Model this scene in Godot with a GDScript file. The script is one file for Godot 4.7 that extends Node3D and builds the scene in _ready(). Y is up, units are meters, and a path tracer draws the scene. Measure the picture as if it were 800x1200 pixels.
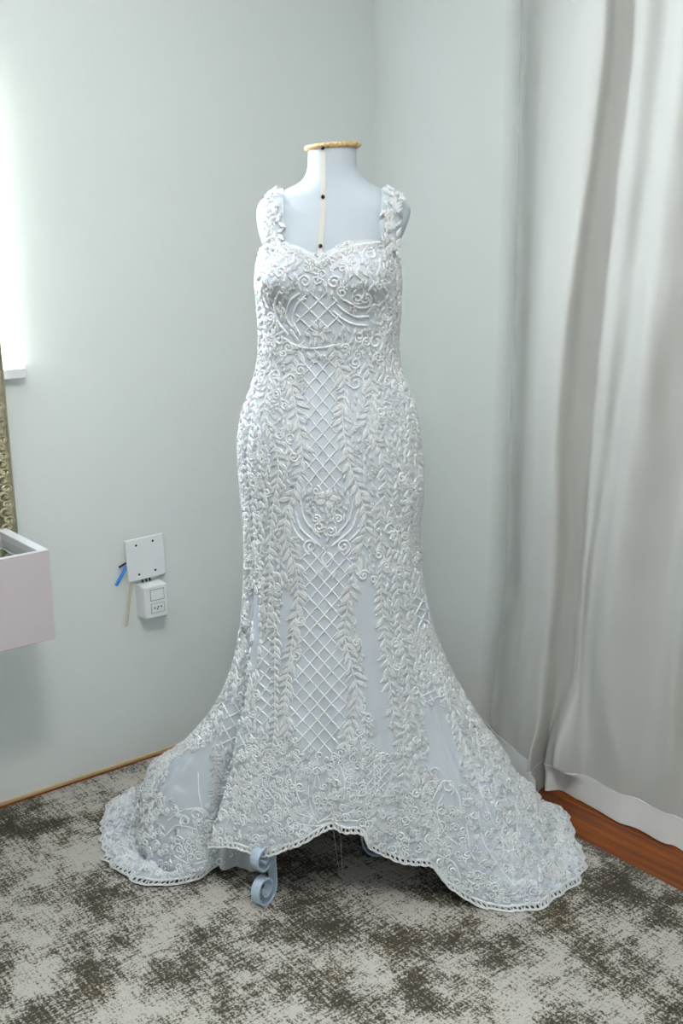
extends Node3D

# ---------------------------------------------------------------- constants of the place (metres, y up; room corner at the origin)
const CAM_POS := Vector3(-2.28442, 1.5, 2.71899)
const CAM_F := Vector3(0.59944858, -0.24073136, -0.76335432)
const CAM_R := Vector3(0.78437304, -0.01329491, 0.6201469)
const CAM_U := Vector3(0.15943753, 0.97050073, -0.18085358)
const FOCAL := 1256.26
const AXIS := Vector3(-0.808, 0.0, 0.827)
const TURN := -0.6657

var rng := RandomNumberGenerator.new()
var M := {}
var counts := {}
var dress_frame := Transform3D()

# ---------------------------------------------------------------- helpers
func numbered(called: String, parent: Node) -> String:
	var key := str(parent.get_instance_id()) + "/" + called
	var n: int = counts.get(key, 0)
	counts[key] = n + 1
	return called if n == 0 else "%s_%03d" % [called, n]

func thing(called: String, label: String, category: String, at := Vector3.ZERO, turn := 0.0, group := "") -> Node3D:
	var o := Node3D.new()
	o.name = numbered(called, self)
	add_child(o, true)
	o.position = at
	o.rotation.y = turn
	tag(o, label, category, group)
	return o

func tag(o: Node, label: String, category: String, group := "") -> void:
	o.set_meta("label", label)
	o.set_meta("category", category)
	if group != "":
		o.set_meta("group", group)

func put(called: String, mesh: Mesh, mat: Material, parent: Node) -> MeshInstance3D:
	var o := MeshInstance3D.new()
	o.name = numbered(called, parent)
	o.mesh = mesh
	o.material_override = mat
	o.cast_shadow = GeometryInstance3D.SHADOW_CASTING_SETTING_ON
	parent.add_child(o, true)
	return o

func new_st() -> SurfaceTool:
	var st := SurfaceTool.new()
	st.begin(Mesh.PRIMITIVE_TRIANGLES)
	return st

func done(st: SurfaceTool) -> ArrayMesh:
	st.generate_normals()
	return st.commit()

func tri(st: SurfaceTool, a: Vector3, b: Vector3, c: Vector3, out: Vector3) -> void:
	if (b - a).cross(c - a).dot(out) > 0.0:
		st.add_vertex(a); st.add_vertex(c); st.add_vertex(b)
	else:
		st.add_vertex(a); st.add_vertex(b); st.add_vertex(c)

func quad(st: SurfaceTool, a: Vector3, b: Vector3, c: Vector3, d: Vector3, out: Vector3) -> void:
	tri(st, a, b, c, out)
	tri(st, a, c, d, out)

# a box with chamfered edges, flat shaded
func add_box(st: SurfaceTool, lo: Vector3, hi: Vector3, ch := 0.0) -> void:
	st.set_smooth_group(-1)
	var c := (lo + hi) * 0.5
	var e := (hi - lo) * 0.5
	for ax in 3:
		var u := (ax + 1) % 3
		var v := (ax + 2) % 3
		for s in [-1.0, 1.0]:
			var p: Array[Vector3] = []
			for k in 4:
				var q := c
				q[ax] += s * e[ax]
				q[u] += (e[u] - ch) * (1.0 if k == 1 or k == 2 else -1.0)
				q[v] += (e[v] - ch) * (1.0 if k >= 2 else -1.0)
				p.append(q)
			var n := Vector3.ZERO
			n[ax] = s
			quad(st, p[0], p[1], p[2], p[3], n)
	if ch > 0.0:
		for ax in 3:
			var u := (ax + 1) % 3
			var v := (ax + 2) % 3
			for su in [-1.0, 1.0]:
				for sv in [-1.0, 1.0]:
					var a := c; var b := c
					a[u] += su * e[u]; a[v] += sv * (e[v] - ch)
					b[u] += su * (e[u] - ch); b[v] += sv * e[v]
					var a2 := a; var b2 := b
					a[ax] -= e[ax] - ch; b[ax] -= e[ax] - ch
					a2[ax] += e[ax] - ch; b2[ax] += e[ax] - ch
					var n := Vector3.ZERO
					n[u] = su; n[v] = sv
					quad(st, a, b, b2, a2, n)
		for sx in [-1.0, 1.0]:
			for sy in [-1.0, 1.0]:
				for sz in [-1.0, 1.0]:
					var s := Vector3(sx, sy, sz)
					tri(st, c + s * (e - Vector3(0, ch, ch)), c + s * (e - Vector3(ch, 0, ch)), c + s * (e - Vector3(ch, ch, 0)), s)

func box_mesh(lo: Vector3, hi: Vector3, ch := 0.0) -> ArrayMesh:
	var st := new_st()
	add_box(st, lo, hi, ch)
	return done(st)

# a round tube along points
func add_tube(st: SurfaceTool, pts: Array, radius: float, sides := 8, cap := true) -> void:
	st.set_smooth_group(0)
	var rings := []
	var ref := Vector3.UP
	for k in pts.size():
		var p: Vector3 = pts[k]
		var t: Vector3 = ((pts[mini(k + 1, pts.size() - 1)] as Vector3) - (pts[maxi(k - 1, 0)] as Vector3)).normalized()
		if absf(t.dot(ref)) > 0.95:
			ref = Vector3.RIGHT
		var x := t.cross(ref).normalized()
		var y := x.cross(t).normalized()
		ref = y
		var ring := []
		for s in sides:
			var an := TAU * s / sides
			ring.append(p + (x * cos(an) + y * sin(an)) * radius)
		rings.append(ring)
	for k in rings.size() - 1:
		var mid: Vector3 = (pts[k] + pts[k + 1]) * 0.5
		for s in sides:
			var s2 := (s + 1) % sides
			var a: Vector3 = rings[k][s]
			var c: Vector3 = rings[k + 1][s2]
			quad(st, a, rings[k][s2], c, rings[k + 1][s], (a + c) * 0.5 - mid)
	if cap:
		st.set_smooth_group(-1)
		for e in [0, rings.size() - 1]:
			var n: Vector3 = (pts[0] - pts[1]) if e == 0 else (pts[e] - pts[e - 1])
			for s in sides - 2:
				tri(st, rings[e][0], rings[e][s + 1], rings[e][s + 2], n)
		st.set_smooth_group(0)

# a flat bar of section wide x thick swept along points; "across" is the direction of its width
func add_bar(st: SurfaceTool, pts: Array, wide: float, thick: float, across: Vector3) -> void:
	st.set_smooth_group(-1)
	var n := pts.size()
	var L := []
	for k in n:
		var p: Vector3 = pts[k]
		var t: Vector3 = ((pts[mini(k + 1, n - 1)] as Vector3) - (pts[maxi(k - 1, 0)] as Vector3)).normalized()
		var o := t.cross(across).normalized() * thick * 0.5
		var w := across * wide * 0.5
		L.append([p - w - o, p + w - o, p + w + o, p - w + o])
	for k in n - 1:
		for s in 4:
			var s2 := (s + 1) % 4
			var a: Vector3 = L[k][s]; var b: Vector3 = L[k][s2]; var c: Vector3 = L[k + 1][s2]; var d: Vector3 = L[k + 1][s]
			quad(st, a, b, c, d, (a + b + c + d) * 0.25 - ((pts[k] as Vector3) + (pts[k + 1] as Vector3)) * 0.5)
	quad(st, L[0][0], L[0][1], L[0][2], L[0][3], pts[0] - pts[1])
	quad(st, L[n - 1][0], L[n - 1][1], L[n - 1][2], L[n - 1][3], pts[n - 1] - pts[n - 2])

func add_ball(st: SurfaceTool, c: Vector3, r: float, n := 6) -> void:
	st.set_smooth_group(0)
	for k in n:
		for s in n * 2:
			var q: Array[Vector3] = []
			for d in [[0, 0], [0, 1], [1, 1], [1, 0]]:
				var th: float = PI * (k + d[0]) / n
				var ph: float = PI * ((s + d[1]) % (n * 2)) / n
				q.append(c + r * Vector3(sin(th) * cos(ph), cos(th), sin(th) * sin(ph)))
			var o := (q[0] + q[2]) * 0.5 - c
			if k > 0:
				tri(st, q[0], q[1], q[2], o)
			if k < n - 1:
				tri(st, q[0], q[2], q[3], o)

func catmull(a: float, b: float, c: float, d: float, t: float) -> float:
	return 0.5 * (2.0 * b + (c - a) * t + (2.0 * a - 5.0 * b + 4.0 * c - d) * t * t + (3.0 * b - a - 3.0 * c + d) * t * t * t)

func catmull3(a: Vector3, b: Vector3, c: Vector3, d: Vector3, t: float) -> Vector3:
	return 0.5 * (2.0 * b + (c - a) * t + (2.0 * a - 5.0 * b + 4.0 * c - d) * t * t + (3.0 * b - a - 3.0 * c + d) * t * t * t)

func plain(c: Color, rough: float, metal := 0.0) -> StandardMaterial3D:
	var m := StandardMaterial3D.new()
	m.albedo_color = c
	m.roughness = rough
	m.metallic = metal
	return m

func noise_tex(freq: float, size: int, ramp: Gradient = null, octaves := 4, seed_ := 1, normal := false, bump := 2.0) -> NoiseTexture2D:
	var n := FastNoiseLite.new()
	n.seed = seed_
	n.noise_type = FastNoiseLite.TYPE_SIMPLEX_SMOOTH
	n.frequency = freq
	n.fractal_octaves = octaves
	var t := NoiseTexture2D.new()
	t.width = size; t.height = size
	t.seamless = true
	t.noise = n
	t.as_normal_map = normal
	t.bump_strength = bump
	if ramp:
		t.color_ramp = ramp
	return t

func ramp_of(stops: Array) -> Gradient:
	var g := Gradient.new()
	var o := PackedFloat32Array(); var c := PackedColorArray()
	for s in stops:
		o.append(s[0]); c.append(s[1])
	g.offsets = o; g.colors = c
	return g

# ---------------------------------------------------------------- the script
func _ready() -> void:
	rng.seed = 7
	camera_and_light()
	materials()
	room()
	window()
	rug()
	curtain()
	mirror()
	vanity()
	electrics()
	ceiling_lamp()
	dress_frame = Transform3D(Basis(Vector3.UP, TURN), AXIS)
	dress_form()
	gown()

func camera_and_light() -> void:
	var cam := Camera3D.new()
	cam.name = "camera"
	cam.transform = Transform3D(Basis(CAM_R, CAM_U, -CAM_F), CAM_POS).orthonormalized()
	cam.fov = rad_to_deg(2.0 * atan(600.0 / FOCAL))
	cam.near = 0.05
	cam.far = 60.0
	cam.current = true
	add_child(cam)
	var env := Environment.new()
	env.background_mode = Environment.BG_SKY
	var sky := Sky.new()
	var sm := ProceduralSkyMaterial.new()
	sm.sky_top_color = Color(0.86, 0.91, 0.96)
	sm.sky_horizon_color = Color(0.95, 0.97, 1.0)
	sm.ground_horizon_color = Color(0.93, 0.95, 0.97)
	sm.ground_bottom_color = Color(0.75, 0.76, 0.77)
	sm.sky_energy_multiplier = 1.25
	sm.ground_energy_multiplier = 1.0
	sm.sun_angle_max = 0.0
	sky.sky_material = sm
	env.sky = sky
	env.tonemap_mode = Environment.TONE_MAPPER_LINEAR
	env.tonemap_exposure = 1.28
	env.sdfgi_enabled = true
	env.ssao_enabled = true
	env.ssil_enabled = true
	var we := WorldEnvironment.new()
	we.name = "environment"
	we.environment = env
	add_child(we)
	# daylight at the window of the left wall
	var day := AreaLight3D.new()
	day.name = "window_daylight"
	day.area_size = Vector2(2.0, 1.8)
	day.area_normalize_energy = true
	day.light_color = Color(0.925, 0.962, 0.99)
	day.light_energy = 82.0
	day.shadow_enabled = true
	day.position = Vector3(-1.85, 1.95, -1.0)
	day.rotation.y = PI
	day.area_range = 12.0
	add_child(day)
	# daylight at the second window, behind the camera
	var back := AreaLight3D.new()
	back.name = "back_window_daylight"
	back.area_size = Vector2(0.8, 1.5)
	back.area_normalize_energy = true
	back.light_color = Color(0.94, 0.975, 1.0)
	back.light_energy = 0.10
	back.shadow_enabled = true
	back.position = Vector3(-3.3, 1.45, 4.85)
	back.area_range = 12.0
	add_child(back)

func materials() -> void:
	var wall := plain(Color(0.885, 0.905, 0.893), 0.82)
	wall.normal_enabled = true
	wall.normal_texture = noise_tex(0.05, 512, null, 4, 3, true, 1.2)
	wall.normal_scale = 0.12
	wall.uv1_triplanar = true
	wall.uv1_world_triplanar = true
	wall.uv1_scale = Vector3(1.6, 1.6, 1.6)
	M.wall = wall
	M.ceiling = plain(Color(0.93, 0.93, 0.93), 0.9)
	M.white_paint = plain(Color(0.90, 0.90, 0.92), 0.5)
	M.caulk = plain(Color(0.80, 0.70, 0.55), 0.7)
	for k in 3:
		var w := plain(Color.WHITE, 0.5)
		var tone: float = [0.0, 0.05, -0.05][k]
		w.albedo_texture = noise_tex(0.012, 512, ramp_of([[0.0, Color(0.36 + tone, 0.155 + tone * 0.5, 0.01)], [0.5, Color(0.53 + tone, 0.26 + tone * 0.6, 0.02)], [1.0, Color(0.66 + tone, 0.36 + tone * 0.6, 0.05)]]), 5, 20 + k)
		w.uv1_triplanar = true
		w.uv1_scale = Vector3(5.0, 5.0, 0.35)
		M["wood_%d" % k] = w
	M.plastic = plain(Color(0.93, 0.945, 0.95), 0.35)
	M.dark = plain(Color(0.03, 0.03, 0.035), 0.5)
	M.groove = plain(Color(0.52, 0.55, 0.58), 0.6)
	M.blue_wire = plain(Color(0.10, 0.53, 0.87), 0.4)
	M.beige_cable = plain(Color(0.80, 0.77, 0.68), 0.55)
	M.laminate = plain(Color(0.80, 0.765, 0.775), 0.4)
	M.rim = plain(Color(0.93, 0.94, 0.96), 0.35)
	M.mirror = plain(Color(0.86, 0.9, 0.88), 0.03, 1.0)
	M.frame = plain(Color(0.70, 0.68, 0.58), 0.38, 0.5)
	M.carved = plain(Color(0.76, 0.73, 0.61), 0.32, 0.6)
	M.form = plain(Color(0.735, 0.775, 0.805), 0.75)
	M.cork = plain(Color.WHITE, 0.6)
	M.cork.albedo_texture = noise_tex(0.03, 256, ramp_of([[0.2, Color(0.66, 0.50, 0.30)], [0.6, Color(0.86, 0.75, 0.54)], [1.0, Color(0.93, 0.82, 0.60)]]), 4, 31)
	M.cork.uv1_triplanar = true
	M.cork.uv1_scale = Vector3(12, 12, 12)
	M.tape = plain(Color(0.80, 0.79, 0.765), 0.7)
	M.pin = plain(Color(0.20, 0.21, 0.25), 0.2, 0.9)
	M.iron = plain(Color(0.68, 0.755, 0.82), 0.35)
	var satin := plain(Color(0.77, 0.81, 0.845), 0.5)
	satin.normal_enabled = true
	satin.normal_texture = noise_tex(0.2, 256, null, 2, 41, true, 2.0)
	satin.normal_scale = 0.12
	satin.uv1_triplanar = true
	satin.uv1_scale = Vector3(9, 9, 9)
	M.satin = satin
	var lace := plain(Color(0.955, 0.97, 0.98), 0.36)
	lace.normal_enabled = true
	lace.normal_texture = noise_tex(0.16, 256, null, 1, 42, true, 8.0)
	lace.normal_scale = 0.55
	lace.uv1_triplanar = true
	lace.uv1_scale = Vector3(10, 10, 10)
	M.lace = lace
	M.bead = plain(Color(0.95, 0.96, 0.97), 0.18)
	M.lining = plain(Color(0.80, 0.805, 0.82), 0.45)
	M.thread = plain(Color(0.35, 0.35, 0.34), 0.6)
	# woven linen voile
	var voile := plain(Color(0.735, 0.737, 0.718), 0.85)
	voile.backlight_enabled = true
	voile.backlight = Color(0.35, 0.35, 0.34)
	voile.normal_enabled = true
	voile.normal_texture = noise_tex(0.35, 512, null, 2, 51, true, 3.0)
	voile.normal_scale = 0.22
	voile.uv1_triplanar = true
	voile.uv1_scale = Vector3(4, 14, 4)
	voile.vertex_color_use_as_albedo = true  # the sheer selvage thins out in the vertex alpha
	voile.transparency = BaseMaterial3D.TRANSPARENCY_ALPHA
	M.voile = voile
	var hem := voile.duplicate() as StandardMaterial3D
	hem.albedo_color = Color(0.92, 0.93, 0.93)
	M.voile_hem = hem

# ---------------------------------------------------------------- setting
func struct(o: Node) -> void:
	o.set_meta("kind", "structure")

func room() -> void:
	var X := -4.6
	var Z := 4.6
	var H := 2.75
	var st := new_st()
	# left wall with the window opening
	add_box(st, Vector3(X, 0, -0.16), Vector3(-2.25, H, 0))
	add_box(st, Vector3(-1.202, 0, -0.16), Vector3(0.16, H, 0))
	add_box(st, Vector3(-2.25, 0, -0.16), Vector3(-1.202, 1.178, 0))
	add_box(st, Vector3(-2.25, 2.33, -0.16), Vector3(-1.202, H, 0))
	struct(put("wall_left", done(st), M.wall, self))
	struct(put("wall_right", box_mesh(Vector3(0, 0, 0), Vector3(0.16, H, Z)), M.wall, self))
	st = new_st()
	add_box(st, Vector3(X, 0, Z), Vector3(-3.8, H, Z + 0.16))
	add_box(st, Vector3(-2.85, 0, Z), Vector3(0.16, H, Z + 0.16))
	add_box(st, Vector3(-3.8, 0, Z), Vector3(-2.85, 0.65, Z + 0.16))
	add_box(st, Vector3(-3.8, 2.25, Z), Vector3(-2.85, H, Z + 0.16))
	struct(put("wall_back", done(st), M.wall, self))
	struct(put("wall_far", box_mesh(Vector3(X - 0.16, 0, -0.16), Vector3(X, H, Z + 0.16)), M.wall, self))
	struct(put("ceiling", box_mesh(Vector3(X - 0.16, H, -0.16), Vector3(0.16, H + 0.16, Z + 0.16)), M.ceiling, self))
	var floor_ := put("floor", box_mesh(Vector3(X - 0.16, -0.2, -0.16), Vector3(0.16, -0.014, Z + 0.16)), M.caulk, self)
	struct(floor_)
	# floor boards running along the right wall
	var wide := 0.138
	var k := 0
	var x := 0.0
	while x > X:
		var cut := 1.9 + 0.9 * float(k % 3)
		for run in [[0.0, cut], [cut, Z]]:
			put("plank", box_mesh(Vector3(maxf(x - wide + 0.0008, X), -0.016, run[0] + 0.0006), Vector3(x - 0.0008, 0.0, run[1] - 0.0006), 0.0015), M["wood_%d" % ((k * 2 + int(run[0])) % 3)], floor_)
		x -= wide
		k += 1
	var bb := put("baseboard_left", box_mesh(Vector3(X, 0.0, 0.0), Vector3(0, 0.012, 0.006), 0.002), M.caulk, self)
	struct(bb)

func window() -> void:
	var w := Node3D.new()
	w.name = "window_1"
	struct(w)
	add_child(w)
	# the frame sits in a rebate behind the reveal
	var st := new_st()
	add_box(st, Vector3(-2.32, 1.12, -0.24), Vector3(-2.25, 2.40, -0.17), 0.004)
	add_box(st, Vector3(-1.16, 1.12, -0.24), Vector3(-1.09, 2.40, -0.17), 0.004)
	add_box(st, Vector3(-2.25, 1.12, -0.24), Vector3(-1.16, 1.18, -0.17), 0.004)
	add_box(st, Vector3(-2.25, 2.34, -0.24), Vector3(-1.16, 2.40, -0.17), 0.004)
	put("window_frame", done(st), M.white_paint, w)
	var glass := plain(Color(0.95, 0.98, 1.0, 0.06), 0.0)
	glass.transparency = BaseMaterial3D.TRANSPARENCY_ALPHA
	put("pane", box_mesh(Vector3(-2.25, 1.18, -0.205), Vector3(-1.16, 2.34, -0.200)), glass, w)
	put("window_sill", box_mesh(Vector3(-2.30, 1.178, -0.165), Vector3(-1.2025, 1.206, 0.030), 0.003), M.white_paint, w)

	var w2 := Node3D.new()
	w2.name = "window_2"
	struct(w2)
	add_child(w2)
	st = new_st()
	for x in [-3.8, -2.90]:
		add_box(st, Vector3(x, 0.65, 4.65), Vector3(x + 0.05, 2.25, 4.71), 0.004)
	for y in [0.65, 2.20]:
		add_box(st, Vector3(-3.75, y, 4.65), Vector3(-2.90, y + 0.05, 4.71), 0.004)
	put("window_frame", done(st), M.white_paint, w2)
	put("pane", box_mesh(Vector3(-3.75, 0.70, 4.68), Vector3(-2.90, 2.20, 4.684)), glass, w2)

func rug() -> void:
	var N := 2048
	var fine := FastNoiseLite.new(); fine.seed = 5; fine.frequency = 0.20; fine.fractal_octaves = 3
	fine.noise_type = FastNoiseLite.TYPE_SIMPLEX_SMOOTH
	var sx := FastNoiseLite.new(); sx.seed = 6; sx.frequency = 0.16; sx.fractal_octaves = 3
	var big := FastNoiseLite.new(); big.seed = 9; big.frequency = 0.011; big.fractal_octaves = 6; big.fractal_gain = 0.68
	var wide := FastNoiseLite.new(); wide.seed = 12; wide.frequency = 0.02; wide.fractal_octaves = 2
	var a := fine.get_image(N, N, false, false, false).get_data()
	var b := sx.get_image(N, N / 8, false, false, false).get_data()
	var b2 := sx.get_image(N / 8, N, false, false, false).get_data()
	var c := big.get_image(N / 2, N / 2, false, false, false).get_data()
	var d := wide.get_image(N / 4, N / 4, false, false, false).get_data()
	var data := PackedByteArray()
	data.resize(N * N * 3)
	var hgt := PackedByteArray()
	hgt.resize(N * N)
	var lut := PackedByteArray()
	lut.resize(256 * 3)
	var light := Color(0.745, 0.73, 0.70)
	var dark := Color(0.235, 0.21, 0.16)
	for k in 256:
		var t := clampf((k - 72) / 122.0, 0.0, 1.0)
		t = t * t * (3.0 - 2.0 * t)
		var col := dark.lerp(light, t)
		lut[k * 3] = int(col.r * 255); lut[k * 3 + 1] = int(col.g * 255); lut[k * 3 + 2] = int(col.b * 255)
	var h2 := N / 2
	var q4 := N / 4
	seed(3)
	var p := 0
	for y in N:
		var rb := (y / 8) * N
		var rb2 := y * (N / 8)
		var rc := (y / 2) * h2
		var rd := (y / 4) * q4
		for x in N:
			# fine pile grain + streaks along the warp and weft + large worn patches
			var v := (a[p] - 128) * 9 + (b[rb + x] - 128) * 6 + (b2[rb2 + (x >> 3)] - 128) * 6 + (c[rc + (x >> 1)] - 128) * 17 + ((randi() & 127) - 64) * 7
			var g := clampi(152 + v / 10, 0, 255)
			var warm := maxi((d[rd + (x >> 2)] - 128) >> 3, 0) * (255 - g) >> 9
			var g3 := g * 3
			var q := p * 3
			data[q] = clampi(lut[g3] + warm, 0, 255)
			data[q + 1] = clampi(lut[g3 + 1] + warm / 2, 0, 255)
			data[q + 2] = clampi(lut[g3 + 2] - warm * 2, 0, 255)
			hgt[p] = clampi(100 + g / 4 + (a[p] - 128) / 2, 0, 255)
			p += 1
	var m := plain(Color.WHITE, 0.95)
	m.albedo_texture = ImageTexture.create_from_image(Image.create_from_data(N, N, false, Image.FORMAT_RGB8, data))
	var him := Image.create_from_data(N, N, false, Image.FORMAT_L8, hgt)
	m.heightmap_enabled = true
	m.heightmap_texture = ImageTexture.create_from_image(him)
	m.heightmap_scale = 0.25
	m.rim_enabled = true
	m.rim = 0.15
	# woven rug with a slightly domed, rounded edge
	var st := new_st()
	var lo := Vector3(-3.1, 0, 0.030)
	var hi := Vector3(-0.278, 0.009, 3.5)
	st.set_smooth_group(0)
	var nx := 48; var nz := 56
	var bump := FastNoiseLite.new(); bump.seed = 2; bump.frequency = 1.7
	var P := []
	for iz in nz + 1:
		var row := []
		for ix in nx + 1:
			var x := lerpf(lo.x, hi.x, ix / float(nx)); var z := lerpf(lo.z, hi.z, iz / float(nz))
			row.append(Vector3(x, hi.y + bump.get_noise_2d(x, z) * 0.0015, z))
		P.append(row)
	for iz in nz:
		for ix in nx:
			for t in [[[0, 0], [1, 0], [1, 1]], [[0, 0], [1, 1], [0, 1]]]:
				for cc in t:
					var v: Vector3 = P[iz + cc[1]][ix + cc[0]]
					st.set_uv(Vector2((v.x + 3.2) / 3.0, v.z / 3.0))
					st.add_vertex(v)
	var edge := func(p0: Vector3, p1: Vector3, out: Vector3):
		st.set_uv(Vector2(p0.x / 3.0, p0.z / 3.0))
		quad(st, p0, p1, Vector3(p1.x, 0.001, p1.z) + out * 0.003, Vector3(p0.x, 0.001, p0.z) + out * 0.003, out)
	for ix in nx:
		edge.call(P[0][ix], P[0][ix + 1], Vector3(0, 0, -1))
		edge.call(P[nz][ix], P[nz][ix + 1], Vector3(0, 0, 1))
	for iz in nz:
		edge.call(P[iz][0], P[iz + 1][0], Vector3(-1, 0, 0))
		edge.call(P[iz][nx], P[iz + 1][nx], Vector3(1, 0, 0))
	var o := put("rug", done(st), m, self)
	tag(o, "large distressed grey and olive brown woven rug covering the wooden floor under the gown", "rug")

# ---------------------------------------------------------------- curtain along the right wall
func curtain() -> void:
	var hs := [2.62, 2.2, 1.9, 1.6, 1.3, 1.0, 0.7, 0.4, 0.2, 0.08, 0.0]
	# each fold line: [distance from the wall, positions along the wall at the heights above]
	var cols := [
		[0.012, [0.567, 0.565, 0.564, 0.563, 0.561, 0.555, 0.547, 0.543, 0.553, 0.558, 0.559]],
		[0.050, [0.687, 0.688, 0.688, 0.689, 0.69, 0.688, 0.686, 0.69, 0.703, 0.711, 0.714]],
		[0.100, [0.833, 0.827, 0.821, 0.812, 0.798, 0.79, 0.784, 0.786, 0.811, 0.826, 0.834]],
		[0.150, [0.981, 0.977, 0.974, 0.948, 0.918, 0.902, 0.905, 0.889, 0.902, 0.919, 0.923]],
		[0.112, [1.003, 0.999, 0.995, 0.970, 0.944, 0.930, 0.926, 0.910, 0.898, 0.891, 0.89]],
		[0.090, [1.043, 1.036, 1.03, 1.012, 0.990, 0.970, 0.955, 0.944, 0.935, 0.93, 0.928]],
		[0.105, [1.092, 1.082, 1.072, 1.056, 1.036, 1.010, 0.984, 0.972, 0.985, 0.99, 0.99]],
		[0.092, [1.165, 1.144, 1.125, 1.105, 1.081, 1.049, 1.013, 0.997, 1.014, 1.028, 1.03]],
		[0.140, [1.243, 1.223, 1.206, 1.188, 1.166, 1.137, 1.107, 1.095, 1.131, 1.145, 1.149]],
		[0.090, [1.312, 1.304, 1.297, 1.287, 1.269, 1.251, 1.232, 1.214, 1.205, 1.2, 1.199]],
		[0.130, [1.434, 1.421, 1.41, 1.394, 1.363, 1.325, 1.301, 1.291, 1.284, 1.28, 1.279]],
		[0.080, [1.484, 1.474, 1.465, 1.453, 1.425, 1.399, 1.375, 1.349, 1.338, 1.332, 1.329]],
		[0.130, [1.595, 1.588, 1.582, 1.573, 1.556, 1.538, 1.521, 1.506, 1.495, 1.489, 1.486]],
	]
	for k in 10:
		var row := []
		for h in hs:
			row.append(1.66 + k * 0.085 - (2.62 - h) * 0.035)
		cols.append([0.125 if k % 2 else 0.07, row])
	var NU := 10
	var NV := 190
	var n := cols.size()
	var nz := FastNoiseLite.new(); nz.seed = 14; nz.frequency = 2.2; nz.fractal_octaves = 3
	var grid := []
	var band := 0
	for v in NV + 1:
		var tv := v / float(NV)
		var h := 2.6 * pow(1.0 - tv, 1.7)
		if h > 0.085:
			band = v
		var k := 0
		while k < hs.size() - 2 and h < hs[k + 1]:
			k += 1
		var t := clampf((h - hs[k]) / (hs[k + 1] - hs[k]), 0.0, 1.0)
		var S := []
		for c in n:
			var r: Array = cols[c][1]
			var k0 := maxi(k - 1, 0); var k3 := mini(k + 2, hs.size() - 1)
			var z := catmull(r[k0], r[k], r[k + 1], r[k3], t)
			var dd: float = cols[c][0]
			dd *= lerpf(0.75, 1.0, smoothstep(2.6, 1.2, h))
			if c >= 5:
				dd = lerpf(dd, 0.122 + (dd - 0.122) * 0.25, smoothstep(0.42, 0.05, h))
			elif c <= 3:
				dd += [0.05, 0.075, 0.06, 0.03][c] * smoothstep(0.6, 0.05, h)
			S.append(Vector2(z, dd))
		var row := []
		for c in n - 1:
			for s in NU:
				var f := s / float(NU)
				var a: Vector2 = S[maxi(c - 1, 0)]; var b: Vector2 = S[c]; var cc: Vector2 = S[c + 1]; var d: Vector2 = S[mini(c + 2, n - 1)]
				var q := Vector2(catmull(a.x, b.x, cc.x, d.x, f), catmull(a.y, b.y, cc.y, d.y, f))
				var w := nz.get_noise_3d(q.x * 1.5, h * 0.45, q.y * 4.0) * 0.014 + nz.get_noise_2d(q.x * 3.0 + 9.0, h * 2.2) * 0.0035 * smoothstep(1.8, 0.2, h)
				# slack cloth gathered near the floor: a pouch and a rolled fold beside it
				var pouch := 0.062 * exp(-pow((q.x - 0.962) / 0.036, 2.0)) * smoothstep(0.34, 0.125, h) * smoothstep(0.070, 0.105, h + 0.35 * absf(q.x - 0.962))
				pouch += 0.040 * exp(-pow((q.x - 0.912) / 0.017, 2.0)) * smoothstep(0.26, 0.10, h)
				row.append(Vector3(-maxf(q.y + w + pouch, 0.006), maxf(h, 0.004), q.x + w * 0.4))
		row.append(Vector3(-(S[n - 1] as Vector2).y, maxf(h, 0.004), (S[n - 1] as Vector2).x))
		grid.append(row)
	var cur := thing("curtain", "full length off white linen curtain hanging in soft folds along the right wall", "curtain", Vector3(-0.1, 0, 1.1))
	var off := Vector3(0.1, 0, -1.1)
	var sheet := func(v0: int, v1: int, push: float) -> ArrayMesh:
		var st := new_st()
		st.set_smooth_group(0)
		for v in range(v0, v1):
			for u in (n - 1) * NU:
				var p := Vector3(-push, 0, 0) + off
				var a: Vector3 = grid[v][u] + p; var b: Vector3 = grid[v][u + 1] + p; var c: Vector3 = grid[v + 1][u + 1] + p; var d: Vector3 = grid[v + 1][u] + p
				var a0 := lerpf(0.04, 1.0, smoothstep(0.0, 15.0, u))
				var a1 := lerpf(0.04, 1.0, smoothstep(0.0, 15.0, u + 1.0))
				for q in [[a, a0], [b, a1], [c, a1], [a, a0], [c, a1], [d, a0]]:
					st.set_color(Color(1, 1, 1, q[1]))
					st.add_vertex(q[0])
		st.index()
		st.generate_normals()
		return st.commit()
	put("cloth", sheet.call(0, NV, 0.0), M.voile, cur)
	put("hem_band", sheet.call(band, NV, 0.0022), M.voile_hem, cur).set_meta("label", "whiter doubled hem band along the bottom of the curtain")
	# the stitched ridge on the top of the hem band
	var st := new_st()
	var line := []
	for u in (n - 1) * NU + 1:
		line.append((grid[band][u] as Vector3) + off + Vector3(-0.003, 0, 0))
	add_tube(st, line, 0.0016, 5)
	put("hem_seam", done(st), M.voile_hem, cur)
	st = new_st()
	add_tube(st, [Vector3(-0.09, 2.63, 0.4) + off, Vector3(-0.09, 2.63, 2.6) + off], 0.012, 10)
	var rod := put("curtain_rod", done(st), M.white_paint, cur)
	for z in [0.5, 2.5]:
		put("rod_bracket", box_mesh(Vector3(-0.1, 2.61, z - 0.01) + off, Vector3(0.0, 2.65, z + 0.01) + off, 0.002), M.white_paint, rod)

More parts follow.
